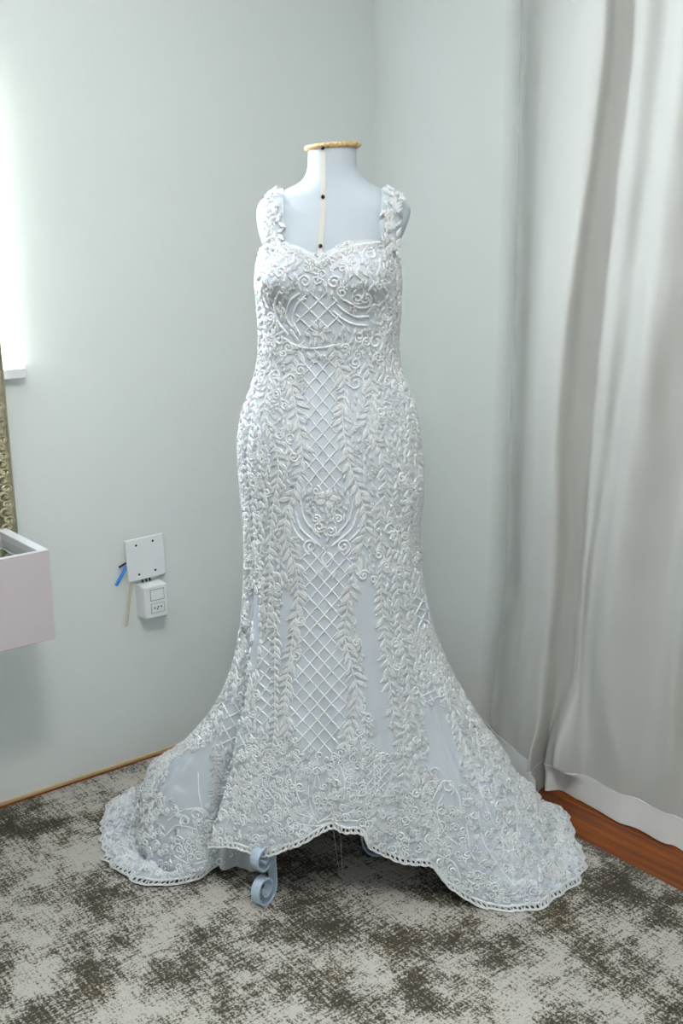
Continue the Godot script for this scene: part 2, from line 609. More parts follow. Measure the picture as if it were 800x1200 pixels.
# ---------------------------------------------------------------- mirror with a carved frame
func mirror() -> void:
	var x1 := -1.2695
	var x0 := -2.05
	var y1 := 1.92
	var y0 := 0.62
	var wd := 0.082
	var o := thing("wall_mirror", "tall mirror in an ornate silver gilt scrolled frame behind the vanity table", "mirror", Vector3((x0 + x1) / 2, y0, 0.045))
	var off := -o.position
	var st := new_st()
	# moulded section swept up each side: outer lip, hollow, inner bead
	for side in 4:
		var a: Vector3; var b: Vector3; var inw: Vector3
		var zf := 0.036
		if side == 0: a = Vector3(x1, y0, zf); b = Vector3(x1, y1, zf); inw = Vector3(-1, 0, 0)
		elif side == 1: a = Vector3(x0, y0, zf); b = Vector3(x0, y1, zf); inw = Vector3(1, 0, 0)
		elif side == 2: a = Vector3(x0, y0, zf); b = Vector3(x1, y0, zf); inw = Vector3(0, 1, 0)
		else: a = Vector3(x0, y1, zf); b = Vector3(x1, y1, zf); inw = Vector3(0, -1, 0)
		var along := (b - a).normalized()
		var prof := [[0.0, 0.0], [0.0, 0.012], [0.004, 0.015], [0.008, 0.011], [0.022, 0.007], [0.038, 0.006], [0.046, 0.010], [0.051, 0.012], [0.055, 0.007], [0.072, 0.009], [0.078, 0.007], [0.082, 0.0]]
		st.set_smooth_group(-1)
		for k in prof.size() - 1:
			var p: Array = prof[k]; var q: Array = prof[k + 1]
			var p0: Vector3 = a + inw * p[0] + Vector3(0, 0, p[1]) + along * p[0]
			var p1: Vector3 = b + inw * p[0] + Vector3(0, 0, p[1]) - along * p[0]
			var q0: Vector3 = a + inw * q[0] + Vector3(0, 0, q[1]) + along * q[0]
			var q1: Vector3 = b + inw * q[0] + Vector3(0, 0, q[1]) - along * q[0]
			quad(st, p0 + off, p1 + off, q1 + off, q0 + off, Vector3(0, 0, 1) - inw * 0.1)
	var fr := put("frame", done(st), M.frame, o)
	put("mirror_glass", box_mesh(Vector3(x0 + wd - 0.01, y0 + wd - 0.01, 0.034) + off, Vector3(x1 - wd + 0.01, y1 - wd + 0.01, 0.038) + off), M.mirror, o)
	# carved S scrolls, one mesh shared down the frame
	st = new_st()
	for half in [0, 1]:
		var pts := []
		for k in 26:
			var t := k / 25.0
			var an := (-0.35 + t * 1.55) * TAU * 0.72
			var r := lerpf(0.0125, 0.0035, t)
			var c := Vector3(-0.023 + (0.0015 if half else -0.0015), 0.0105 if half == 0 else 0.031, 0.010)
			var dx := r * cos(an) * (1.0 if half else -1.0); var dy := r * sin(an)
			pts.append(c + Vector3(dx, dy, 0.0015 + 0.004 * t))
		for k in 25:
			pass
		add_tube(st, pts, 0.0031, 6)
	add_tube(st, [Vector3(-0.036, 0.006, 0.010), Vector3(-0.031, 0.020, 0.013), Vector3(-0.017, 0.024, 0.013), Vector3(-0.011, 0.036, 0.010)], 0.0034, 6)
	add_ball(st, Vector3(-0.023, 0.0105, 0.014), 0.0042, 4)
	add_ball(st, Vector3(-0.023, 0.031, 0.014), 0.0042, 4)
	var carved := done(st)
	st = new_st()
	add_tube(st, [Vector3(-0.060, 0.002, 0.008), Vector3(-0.067, 0.011, 0.011), Vector3(-0.061, 0.021, 0.009), Vector3(-0.068, 0.032, 0.011), Vector3(-0.060, 0.041, 0.008)], 0.0028, 6)
	add_ball(st, Vector3(-0.061, 0.0115, 0.009), 0.0035, 4)
	add_ball(st, Vector3(-0.068, 0.0215, 0.009), 0.0035, 4)
	var bead := done(st)
	for k in 28:
		var s := put("carved_scroll", carved, M.carved, fr)
		s.position = Vector3(x1 + 0.004, 0.660 + k * 0.0425, 0.034) + off
		s.scale = Vector3(1.35, 1.0, 1.5)
		var t := put("inner_scroll", bead, M.carved, fr)
		t.position = s.position - Vector3(0.004, 0, 0)

# ---------------------------------------------------------------- vanity shelf at the left edge
func vanity() -> void:
	var lo := Vector3(-2.32, 0.575, 0.068)
	var hi := Vector3(-1.307, 0.803, 0.334)
	var o := thing("vanity_table", "pale pinkish white box vanity table with raised white rim and mirrored top", "table", Vector3(-1.8, 0, 0.2))
	var off := -o.position
	var st := new_st()
	var t := 0.018
	add_box(st, Vector3(lo.x, lo.y, hi.z - t) + off, hi + off - Vector3(0, 0.004, 0), 0.0012)
	put("front_panel", done(st), M.laminate, o)
	put("end_panel", box_mesh(Vector3(hi.x - t, lo.y, lo.z) + off, Vector3(hi.x, hi.y - 0.004, hi.z - t - 0.0005) + off, 0.001), M.laminate, o)
	put("end_panel", box_mesh(Vector3(lo.x, lo.y, lo.z) + off, Vector3(lo.x + t, hi.y - 0.004, hi.z - t - 0.0005) + off, 0.001), M.laminate, o)
	put("back_panel", box_mesh(Vector3(lo.x + t, lo.y, lo.z) + off, Vector3(hi.x - t, hi.y - 0.004, lo.z + t) + off, 0.001), M.laminate, o)
	put("bottom_panel", box_mesh(Vector3(lo.x + t, lo.y, lo.z + t) + off, Vector3(hi.x - t, lo.y + t, hi.z - t) + off), M.laminate, o)
	put("mirrored_top", box_mesh(Vector3(lo.x + t, hi.y - 0.030, lo.z + t) + off, Vector3(hi.x - t, hi.y - 0.024, hi.z - t) + off), M.mirror, o)
	st = new_st()
	var w := 0.024
	add_box(st, Vector3(hi.x - w, hi.y - 0.004, lo.z) + off, hi + off, 0.001)
	add_box(st, Vector3(lo.x, hi.y - 0.004, lo.z) + off, Vector3(lo.x + w, hi.y, hi.z) + off, 0.001)
	add_box(st, Vector3(lo.x + w, hi.y - 0.004, lo.z) + off, Vector3(hi.x - w, hi.y, lo.z + w) + off, 0.001)
	add_box(st, Vector3(lo.x + w, hi.y - 0.004, hi.z - 0.006) + off, Vector3(hi.x - w, hi.y, hi.z) + off, 0.001)
	put("rim", done(st), M.rim, o)
	for x in [-2.26, -1.95]:
		for z in [0.10, 0.30]:
			put("leg", box_mesh(Vector3(x - 0.02, 0.0095, z - 0.02) + off, Vector3(x + 0.02, lo.y, z + 0.02) + off, 0.002), M.laminate, o)

# ---------------------------------------------------------------- blank plate, wires and socket box
func electrics() -> void:
	var p := thing("blank_plate", "square white blanking cover plate hanging askew on the wall above the socket box", "wall plate", Vector3(-0.886, 0.63, 0.0))
	var st := new_st()
	add_box(st, Vector3(-0.061, -0.0625, 0.010), Vector3(0.061, 0.0625, 0.017), 0.002)
	var plate := put("plate", done(st), M.plastic, p)
	plate.rotation.z = 0.03
	for q in [[-0.028, 0.043], [0.026, 0.046], [-0.026, -0.045], [0.027, -0.043]]:
		st = new_st()
		add_tube(st, [Vector3(q[0], q[1], 0.015), Vector3(q[0], q[1], 0.0176)], 0.0035, 10)
		put("screw_hole", done(st), M.dark, plate)
	st = new_st()
	add_tube(st, [Vector3(-0.03, -0.02, 0.001), Vector3(-0.03, -0.02, 0.011)], 0.02, 12)
	put("wall_box", done(st), M.plastic, p)
	st = new_st()
	for q in [-0.012, 0.0, 0.012]:
		add_tube(st, [Vector3(q, -0.058, 0.006), Vector3(q + 0.003, -0.075, 0.006)], 0.0025, 6)
	put("terminal_pins", done(st), M.dark, p)
	var wires := [["black_wire", "short black wire stub poking out left of the blank plate", M.dark, 0.0030, [[-0.045, -0.006, 0.005], [-0.062, -0.008, 0.007], [-0.083, -0.0145, 0.010]]],
		["blue_wire", "bright blue wire end bent down left of the blank plate", M.blue_wire, 0.0042, [[-0.045, -0.008, 0.005], [-0.060, -0.020, 0.008], [-0.078, -0.042, 0.010], [-0.098, -0.066, 0.012]]],
		["beige_cable", "beige cable dangling under the blank plate beside the socket box", M.beige_cable, 0.0042, [[-0.040, -0.05, 0.005], [-0.047, -0.075, 0.007], [-0.056, -0.12, 0.006], [-0.064, -0.165, 0.006], [-0.071, -0.197, 0.005]]]]
	for w in wires:
		st = new_st()
		var pts := []
		var raw: Array = w[4]
		for k in raw.size() - 1:
			for s in 5:
				var g := func(i: int) -> Vector3:
					var e: Array = raw[clampi(i, 0, raw.size() - 1)]
					return Vector3(e[0], e[1], e[2])
				pts.append(catmull3(g.call(k - 1), g.call(k), g.call(k + 1), g.call(k + 2), s / 5.0))
		var last: Array = raw[-1]
		pts.append(Vector3(last[0], last[1], last[2]))
		add_tube(st, pts, w[3], 8)
		var o := put(w[0], done(st), w[2], self)
		o.position = p.position
		tag(o, w[1], "wire")
	# surface-mounted box with one rocker switch and one three-pin socket
	var b := thing("socket_box", "white surface mounted box with a rocker switch over a three pin socket", "socket", Vector3(-0.877, 0.503, 0.0))
	st = new_st()
	st.set_smooth_group(-1)
	var e0 := Vector2(0.0395, 0.0515); var e1 := Vector2(0.0365, 0.0490)
	var R := []
	for lay in [[0.0005, e0], [0.046, e1], [0.050, e1 - Vector2(0.003, 0.003)]]:
		var ring := []
		var e: Vector2 = lay[1]
		for k in 4:
			for s in 4:
				var an := PI * 0.5 * k + PI * 0.5 * s / 3.0
				var sg := Vector2(1 if k == 0 or k == 3 else -1, 1 if k < 2 else -1)
				ring.append(Vector3(sg.x * (e.x - 0.005) + 0.005 * cos(an), sg.y * (e.y - 0.005) + 0.005 * sin(an), lay[0]))
		R.append(ring)
	for l in 2:
		for s in 16:
			var s2 := (s + 1) % 16
			quad(st, R[l][s], R[l][s2], R[l + 1][s2], R[l + 1][s], (R[l][s] as Vector3) * Vector3(1, 1, 0) + Vector3(0, 0, 0.01))
	for s in 14:
		tri(st, R[2][0], R[2][s + 1], R[2][s + 2], Vector3(0, 0, 1))
	put("housing", done(st), M.plastic, b)
	var sw := put("rocker_switch", box_mesh(Vector3(-0.018, 0.006, 0.0495), Vector3(0.024, 0.036, 0.0520), 0.001), M.plastic, b)
	put("switch_gap", box_mesh(Vector3(-0.0198, 0.0042, 0.0490), Vector3(0.0258, 0.0378, 0.0503)), M.groove, sw)
	var so := put("socket_face", box_mesh(Vector3(-0.018, -0.033, 0.0495), Vector3(0.024, -0.006, 0.0515), 0.001), M.plastic, b)
	put("socket_gap", box_mesh(Vector3(-0.0192, -0.0342, 0.0490), Vector3(0.0252, -0.0048, 0.0503)), M.groove, so)
	for q in [[-0.008, -0.018], [0.001, -0.022], [0.004, -0.016], [0.014, -0.017]]:
		st = new_st()
		add_tube(st, [Vector3(q[0], q[1], 0.0510), Vector3(q[0], q[1], 0.0517)], 0.0024, 8)
		put("pin_hole", done(st), M.dark, so)

func ceiling_lamp() -> void:
	var at := Vector3(-1.75, 2.75, 1.95)
	var o := thing("ceiling_lamp", "square white ceiling panel lamp above the rug in front of the gown", "lamp", at)
	put("housing", box_mesh(Vector3(-0.18, -0.04, -0.18), Vector3(0.18, 0.0, 0.18), 0.004), M.white_paint, o)
	var glow := plain(Color(1, 1, 1), 0.5)
	glow.emission_enabled = true
	glow.emission = Color(0.98, 0.99, 1.0)
	glow.emission_energy_multiplier = 1.5
	put("diffuser", box_mesh(Vector3(-0.16, -0.046, -0.16), Vector3(0.16, -0.0401, 0.16), 0.002), glow, o)
	var l := AreaLight3D.new()
	l.name = "lamp_light"
	l.area_size = Vector2(0.30, 0.30)
	l.area_normalize_energy = true
	l.light_color = Color(1.0, 0.985, 0.96)
	l.light_energy = 2.1
	l.shadow_enabled = true
	l.area_range = 10.0
	l.position = Vector3(0, -0.052, 0)
	l.rotation.x = -PI / 2
	o.add_child(l)

# ---------------------------------------------------------------- torso shared by the form and the gown (local: x to the right, z to the front)
# height, half width, centre x, depth to the front, depth to the back, centre z
const TORSO := [
	[1.720, 0.052, -0.001, 0.053, 0.055, -0.004], [1.690, 0.0525, -0.002, 0.054, 0.056, -0.004], [1.660, 0.055, -0.002, 0.058, 0.060, -0.005],
	[1.640, 0.067, 0.0, 0.064, 0.070, -0.008], [1.624, 0.094, 0.0, 0.070, 0.078, -0.010], [1.606, 0.146, -0.004, 0.078, 0.085, -0.012],
	[1.580, 0.167, -0.001, 0.090, 0.092, -0.012], [1.542, 0.163, -0.004, 0.102, 0.098, -0.010], [1.497, 0.149, -0.009, 0.112, 0.100, -0.006],
	[1.461, 0.150, -0.014, 0.118, 0.100, 0.0], [1.425, 0.153, -0.015, 0.120, 0.098, 0.0], [1.370, 0.151, -0.014, 0.113, 0.092, 0.0],
	[1.295, 0.148, -0.016, 0.102, 0.085, 0.0], [1.240, 0.153, -0.017, 0.100, 0.086, 0.0], [1.200, 0.166, -0.017, 0.104, 0.098, 0.0],
	[1.143, 0.188, -0.017, 0.115, 0.116, 0.0], [1.084, 0.199, -0.018, 0.126, 0.130, 0.0], [1.025, 0.203, -0.016, 0.132, 0.138, 0.0],
	[0.945, 0.202, -0.014, 0.135, 0.138, 0.0], [0.864, 0.196, -0.016, 0.137, 0.136, 0.0], [0.800, 0.199, -0.015, 0.140, 0.138, 0.0], [0.740, 0.207, -0.010, 0.145, 0.140, 0.0],
]

func torso_row(h: float) -> Array:
	var n := TORSO.size()
	var k := 0
	while k < n - 2 and h < TORSO[k + 1][0]:
		k += 1
	var t := clampf((TORSO[k][0] - h) / (TORSO[k][0] - TORSO[k + 1][0]), 0.0, 1.0)
	var r := []
	for c in range(1, 6):
		r.append(catmull(TORSO[maxi(k - 1, 0)][c], TORSO[k][c], TORSO[k + 1][c], TORSO[mini(k + 2, n - 1)][c], t))
	return r

func torso_at(r: Array, a: float, h: float, grow: float) -> Vector3:
	var s := sin(a); var c := cos(a)
	var fat := grow
	for side in [-1.0, 1.0]:
		var da := wrapf(a - (side * 0.60 - 0.10), -PI, PI) / 0.36
		var dh := (h - 1.432) / (0.062 if h > 1.432 else 0.048)
		fat += 0.030 * exp(-da * da - dh * dh)
	return Vector3(r[1] + (r[0] + fat) * s, h, r[4] + ((r[2] if c > 0.0 else r[3]) + fat) * c)

func dress_form() -> void:
	var o := thing("dress_form", "white tailor's dress form with wooden neck cap on a pale blue scrolled iron stand", "dress form", AXIS, TURN)
	var st := new_st()
	st.set_smooth_group(0)
	var NA := 72
	var rows := []
	for v in 100:
		var h := lerpf(1.702, 0.98, v / 99.0)
		var r := torso_row(h)
		var ring := []
		for k in NA:
			ring.append(torso_at(r, TAU * k / NA, h, lerpf(-0.006, -0.001, smoothstep(1.46, 1.53, h))))
		rows.append(ring)
	for v in rows.size() - 1:
		for k in NA:
			var k2 := (k + 1) % NA
			var p: Vector3 = rows[v][k]
			quad(st, p, rows[v][k2], rows[v + 1][k2], rows[v + 1][k], Vector3(p.x, 0, p.z))
	for e in [0, rows.size() - 1]:
		var c := Vector3.ZERO
		for q in rows[e]: c += q / NA
		for k in NA:
			tri(st, c, rows[e][k], rows[e][(k + 1) % NA], Vector3(0, 1 if e == 0 else -1, 0))
	put("torso", done(st), M.form, o)
	# wooden cap, slightly tipped
	st = new_st()
	var prof := [[0.0, 0.0], [0.054, 0.0], [0.0605, 0.003], [0.0615, 0.007], [0.058, 0.011], [0.0, 0.012]]
	for k in prof.size() - 1:
		st.set_smooth_group(1 if k in [1, 2, 3] else -1)
		for s in 40:
			var q := []
			for d in [[k, s], [k, s + 1], [k + 1, s + 1], [k + 1, s]]:
				var an: float = TAU * (d[1] % 40) / 40.0
				q.append(Vector3(prof[d[0]][0] * sin(an), prof[d[0]][1], prof[d[0]][0] * cos(an)))
			var out: Vector3 = Vector3(0, -1, 0) if k == 0 else (Vector3(0, 1, 0) if k == 4 else ((q[0] + q[2]) * Vector3(1, 0, 1)).normalized())
			if k > 0: tri(st, q[0], q[1], q[2], out)
			if k < 4: tri(st, q[0], q[2], q[3], out)
			if k == 0: tri(st, q[1], q[2], q[3], out)
	var cap := put("neck_cap", done(st), M.cork, o)
	cap.position = Vector3(-0.001, 1.6995, -0.006)
	cap.rotation = Vector3(0.0, 0.0, 0.055)
	# the sewn tape down the front of the chest and its pins
	st = new_st()
	st.set_smooth_group(0)
	var L := []
	for k in 30:
		var h := lerpf(1.700, 1.478, k / 29.0)
		var r := torso_row(h)
		var lat := lerpf(-0.0215, -0.0235, k / 29.0) - (0.006 * smoothstep(1.58, 1.48, h))
		var pair := []
		for sx in [-0.0052, 0.0052]:
			var a := asin(clampf((lat + sx - r[1]) / r[0], -1, 1))
			pair.append(torso_at(r, a, h, 0.0006 + 0.0))
		L.append(pair)
	for k in 29:
		quad(st, L[k][0], L[k][1], L[k + 1][1], L[k + 1][0], Vector3(0, 0, 1))
	put("front_tape", done(st), M.tape, o)
	for q in [[0.02, 0.0050], [0.47, 0.0044], [0.93, 0.0044]]:
		var k := int(q[0] * 29)
		st = new_st()
		add_ball(st, ((L[k][0] + L[k][1]) as Vector3) * 0.5 + Vector3(0, 0, 0.002), q[1], 5)
		put("pin", done(st), M.pin, o)
	# stand
	st = new_st()
	add_tube(st, [Vector3(-0.05, 0.985, 0.0), Vector3(-0.05, 0.20, 0.0)], 0.014, 12)
	put("pole", done(st), M.iron, o)
	var fy := 0.0095
	for q in [[-0.63, 0.232, 0.040], [1.68, 0.140, 0.048], [3.5, 0.2, 0.04]]:
		var dir := Vector3(sin(q[0]), 0, cos(q[0]))
		var across := dir.cross(Vector3.UP)
		var base := Vector3(-0.05, 0, 0)
		var R: float = q[2]
		var rho: float = q[1]
		var pts := []
		var hook := []
		# bar comes down from the pole, runs round the foot scroll and curls inward
		hook.append(Vector2(0.014, 0.32)); hook.append(Vector2(0.06, 0.318)); hook.append(Vector2(0.12, 0.27)); hook.append(Vector2(rho - R * 0.6 - 0.012, 0.19)); hook.append(Vector2(rho - R * 0.85 + 0.0, 0.115))
		for k in hook.size() - 1:
			for s in 6:
				var A: Vector2 = hook[maxi(k - 1, 0)]; var B: Vector2 = hook[k]; var C: Vector2 = hook[k + 1]; var D: Vector2 = hook[mini(k + 2, hook.size() - 1)]
				pts.append(Vector2(catmull(A.x, B.x, C.x, D.x, s / 6.0), catmull(A.y, B.y, C.y, D.y, s / 6.0)))
		var cx := rho; var cy := R + 0.002
		for k in 60:
			var t := k / 59.0
			var an := PI - 0.25 + t * TAU * 1.62
			var r := lerpf(R, R * 0.30, t)
			pts.append(Vector2(cx + r * cos(an) * 0.92, cy + r * sin(an) * (1.0 + 0.12 * (1.0 - t))))
		var path := []
		for c in pts:
			path.append(base + dir * c.x + Vector3(0, maxf(c.y, 0.0025) + fy, 0))
		st = new_st()
		add_bar(st, path, 0.024, 0.0042, across)
		var leg := put("leg", done(st), M.iron, o)
		path = []
		for k in 54:
			var t := k / 53.0
			var an := PI * 0.62 + t * TAU * 1.45
			var r := lerpf(R * 0.98, R * 0.32, t)
			path.append(base + dir * (cx + 0.004 + r * cos(an) * 0.9) + Vector3(0, cy + R * 2.08 + r * sin(an) + fy, 0))
		st = new_st()
		add_bar(st, path, 0.024, 0.0042, across)
		put("scroll", done(st), M.iron, leg)

# ---------------------------------------------------------------- the gown
const NA := 520
const JB := 200
const NV := 410
var GP := PackedVector3Array()
var GN := PackedVector3Array()
var GPX := PackedVector2Array()
var GD := PackedFloat32Array()
var cells := {}
var gown_node: Node3D

# angle in degrees, hem (x, h, z), hand of the curve above the hem (x, h, z)
const HEM := [
	[0, 0.0, 0.208, 0.21, 0.0, 0.42, 0.185, 0.25], [10, 0.044, 0.200, 0.212, 0.036, 0.42, 0.187, 0.25], [17, 0.066, 0.158, 0.208, 0.058, 0.38, 0.186, 0.25],
	[29, 0.134, 0.118, 0.203, 0.115, 0.34, 0.180, 0.26], [41, 0.195, 0.114, 0.200, 0.165, 0.31, 0.170, 0.28], [52, 0.258, 0.050, 0.205, 0.205, 0.27, 0.165, 0.30],
	[62, 0.335, 0.006, 0.222, 0.260, 0.25, 0.155, 0.32], [70, 0.405, 0.006, 0.232, 0.310, 0.25, 0.135, 0.34], [78, 0.470, 0.006, 0.212, 0.365, 0.26, 0.105, 0.35],
	[86, 0.545, 0.006, 0.120, 0.420, 0.27, 0.045, 0.35], [94, 0.580, 0.006, 0.030, 0.445, 0.27, -0.010, 0.35], [104, 0.580, 0.006, -0.110, 0.440, 0.26, -0.080, 0.35],
	[118, 0.510, 0.006, -0.280, 0.370, 0.20, -0.190, 0.33], [140, 0.330, 0.006, -0.480, 0.250, 0.14, -0.340, 0.30], [165, 0.10, 0.006, -0.570, 0.070, 0.12, -0.420, 0.30],
	[190, -0.120, 0.006, -0.570, -0.10, 0.12, -0.420, 0.30], [215, -0.380, 0.006, -0.490, -0.260, 0.20, -0.340, 0.42], [238, -0.565, 0.006, -0.360, -0.365, 0.33, -0.230, 0.50],
	[254, -0.635, 0.006, -0.210, -0.445, 0.375, -0.130, 0.55], [266, -0.615, 0.006, -0.085, -0.455, 0.375, -0.045, 0.53], [276, -0.555, 0.006, 0.030, -0.415, 0.35, 0.020, 0.50],
	[284, -0.440, 0.006, 0.110, -0.360, 0.28, 0.050, 0.44], [290, -0.340, 0.012, 0.078, -0.290, 0.24, 0.030, 0.36], [295, -0.250, 0.050, 0.010, -0.222, 0.27, 0.030, 0.34],
	[300, -0.308, 0.120, 0.122, -0.262, 0.30, 0.100, 0.28], [309, -0.250, 0.138, 0.162, -0.210, 0.32, 0.140, 0.26], [320, -0.175, 0.136, 0.190, -0.150, 0.33, 0.165, 0.25],
	[335, -0.105, 0.172, 0.203, -0.090, 0.38, 0.178, 0.25], [349, -0.035, 0.205, 0.21, -0.03, 0.42, 0.185, 0.25], [360, 0.0, 0.208, 0.21, 0.0, 0.42, 0.185, 0.25],
]

func neckline(a: float) -> float:
	# sweetheart front, lower under the arms and at the back
	var d := rad_to_deg(wrapf(a, -PI, PI)) + 9.0
	var t := absf(d)
	var k := [[0.0, 1.482], [8.0, 1.492], [22.0, 1.508], [38.0, 1.514], [52.0, 1.508], [68.0, 1.496], [90.0, 1.470], [120.0, 1.445], [150.0, 1.42], [190.0, 1.41]]
	for i in k.size() - 1:
		if t <= k[i + 1][0]:
			return lerpf(k[i][1], k[i + 1][1], (t - k[i][0]) / (k[i + 1][0] - k[i][0]))
	return 1.41

func make_grid() -> void:
	var n := HEM.size() - 1
	var nz := FastNoiseLite.new(); nz.seed = 21; nz.frequency = 5.0; nz.fractal_octaves = 3
	var nw := FastNoiseLite.new(); nw.seed = 22; nw.frequency = 13.0; nw.fractal_octaves = 2
	GP.resize((NA + 1) * (NV + 1))
	GN.resize(GP.size()); GPX.resize(GP.size()); GD.resize(GP.size())
	var knee := torso_row(0.80)
	var tops := PackedFloat32Array(); var ang := PackedFloat32Array()
	for i in NA + 1:
		var a := TAU * i / NA
		ang.append(a)
		tops.append(neckline(a))
	for j in JB + 1:
		var t := j / float(JB)
		for i in NA + 1:
			var h := lerpf(tops[i], 0.80, t)
			# torso_row is costly: reuse it while the height stays the same
			GP[j * (NA + 1) + i] = torso_at(row_cache(h), ang[i], h, 0.0035)
	for i in NA + 1:
		var deg := 360.0 * i / NA
		var k := 0
		while k < n - 1 and deg > HEM[k + 1][0]:
			k += 1
		var t: float = (deg - HEM[k][0]) / float(HEM[k + 1][0] - HEM[k][0])
		var c := []
		for q in range(1, 8):
			var e0: Array = HEM[(k - 1 + n) % n]; var e3: Array = HEM[(k + 2) % n] if k + 2 != n else HEM[n]
			c.append(catmull(e0[q], HEM[k][q], HEM[k + 1][q], e3[q], t))
		var H := Vector3(c[0], maxf(c[1], 0.005), c[2])
		var grounded := smoothstep(0.06, 0.01, H.y)
		H += Vector3(sin(ang[i]), 0, cos(ang[i])) * grounded * (nw.get_noise_2d(ang[i] * 0.45, 3.0) * 0.030 + nw.get_noise_2d(ang[i] * 0.9, 9.0) * 0.012)
		var P2 := Vector3(c[3], c[4], c[5])
		var K := torso_at(knee, ang[i], 0.80, 0.0035)
		var flat := (H - K) * Vector3(1, 0, 1)
		var P1 := K + flat * 0.05 + Vector3(0, -c[6], 0)
		var away := Vector3(sin(ang[i]), 0, cos(ang[i]))
		# where the train is pushed up, its outer border lies as a second tier on the floor
		var tier := smoothstep(232.0, 250.0, deg) * smoothstep(291.0, 284.0, deg) + 0.75 * smoothstep(78.0, 90.0, deg) * smoothstep(125.0, 108.0, deg)
		var H1 := H - away * 0.075 * tier + Vector3(0, 0.016 * tier, 0)
		for j in range(1, NV - JB + 1):
			var s := j / float(NV - JB)
			var sb := lerpf(s, minf(s / 0.84, 1.0), tier)
			var o := 1.0 - sb
			var p := K * (o * o * o) + P1 * (3.0 * o * o * sb) + P2 * (3.0 * o * sb * sb) + H1 * (sb * sb * sb)
			if s > 0.84:
				var g := (s - 0.84) / 0.16
				p += away * 0.092 * g * tier + Vector3(0, tier * (0.030 * sin(g * PI) - 0.008 * g), 0)
			var amp := smoothstep(0.12, 0.9, s)
			var low := smoothstep(0.16, 0.02, p.y) * smoothstep(0.5, 0.8, s)
			var fold := sin(ang[i] * 11.0 + 0.6) * 0.45 + sin(ang[i] * 17.0 + 2.1) * 0.35 + sin(ang[i] * 29.0 + 1.0) * 0.15
			var w := fold * 0.013 * amp * (1.0 - 0.5 * grounded * smoothstep(0.6, 1.0, s)) + nz.get_noise_3dv(p * Vector3(1, 0.5, 1)) * 0.018 * amp * amp
			p += away * w
			p.y += (nz.get_noise_3dv(p * 0.9 + Vector3(7, 0, 3)) * 0.042 + nw.get_noise_3dv(p) * 0.015) * smoothstep(0.35, 0.75, s) * smoothstep(1.0, 0.90, s) * smoothstep(0.20, 0.38, flat.length()) * grounded
			p.y = maxf(p.y, 0.0125)
			GP[(JB + j) * (NA + 1) + i] = p
	# normals, picture positions
	var inv := dress_frame.affine_inverse()
	var eye := inv * CAM_POS
	var f := inv.basis * CAM_F; var r := inv.basis * CAM_R; var u := inv.basis * CAM_U
	var W := NA + 1
	for j in NV + 1:
		var ja := maxi(j - 1, 0) * W; var jb := mini(j + 1, NV) * W
		for i in W:
			var ia := (i - 1 + NA) % NA; var ib := (i + 1) % NA
			var q := j * W + i
			var nn := (GP[j * W + ib] - GP[j * W + ia]).cross(GP[ja + i] - GP[jb + i]).normalized()
			GN[q] = nn
			var d := GP[q] - eye
			var z := d.dot(f)
			GPX[q] = Vector2(400.0 + FOCAL * d.dot(r) / z, 600.0 - FOCAL * d.dot(u) / z)
			GD[q] = z if nn.dot(d) < 0.0 else 99.0
			if GD[q] < 50.0 and i < NA:
				var key := int(GPX[q].x / 4.0) + int(GPX[q].y / 4.0) * 1000
				if not cells.has(key):
					cells[key] = q
				elif GD[q] < GD[cells[key]] - 0.02:
					cells[key] = q

var cached := {}
func row_cache(h: float) -> Array:
	var key := int(h * 2000.0)
	if not cached.has(key):
		cached[key] = torso_row(key / 2000.0)
	return cached[key]

# the place on the cloth (column, row) that lies at that spot of the drawn pattern
func spot(x: float, y: float) -> Vector2:
	var best := -1
	var bd := 1e9
	var cx := int(x / 4.0); var cy := int(y / 4.0)
	for dy in range(-1, 2):
		for dx in range(-1, 2):
			var q = cells.get(cx + dx + (cy + dy) * 1000)
			if q != null:
				var d := GPX[q].distance_squared_to(Vector2(x, y))
				if d < bd:
					bd = d; best = q
	if best < 0:
		return Vector2(-1, -1)
	var W := NA + 1
	var p := Vector2(best % W, best / W)
	for it in 3:
		var i := clampi(int(p.x), 0, NA - 1); var j := clampi(int(p.y), 0, NV - 1)
		var o := GPX[j * W + i]
		var di := GPX[j * W + i + 1] - o; var dj := GPX[(j + 1) * W + i] - o
		var e := Vector2(x, y) - (o + di * (p.x - i) + dj * (p.y - j))
		var det := di.x * dj.y - di.y * dj.x
		if absf(det) < 1e-5:
			break
		var s := Vector2((e.x * dj.y - e.y * dj.x) / det, (di.x * e.y - di.y * e.x) / det).limit_length(6.0)
		p += s
		p.x = fposmod(p.x, float(NA))
		p.y = clampf(p.y, 0.0, NV - 0.01)
	return p

func P(u: Vector2) -> Vector3:
	var W := NA + 1
	var x := fposmod(u.x, float(NA)); var y := clampf(u.y, 0.0, NV - 0.001)
	var i := int(x); var j := int(y)
	var q := j * W + i
	return GP[q].lerp(GP[q + 1], x - i).lerp(GP[q + W].lerp(GP[q + W + 1], x - i), y - j)

func N(u: Vector2) -> Vector3:
	var W := NA + 1
	var q := clampi(roundi(u.y), 0, NV) * W + (roundi(fposmod(u.x, float(NA))) % NA)
	return GN[q]

func px_of(u: Vector2) -> Vector2:
	var q := clampi(int(u.y), 0, NV) * (NA + 1) + int(fposmod(u.x, float(NA)))
	return GPX[q]

func faces_room(u: Vector2) -> bool:
	var q := clampi(int(u.y), 0, NV) * (NA + 1) + int(fposmod(u.x, float(NA)))
	return GD[q] < 50.0

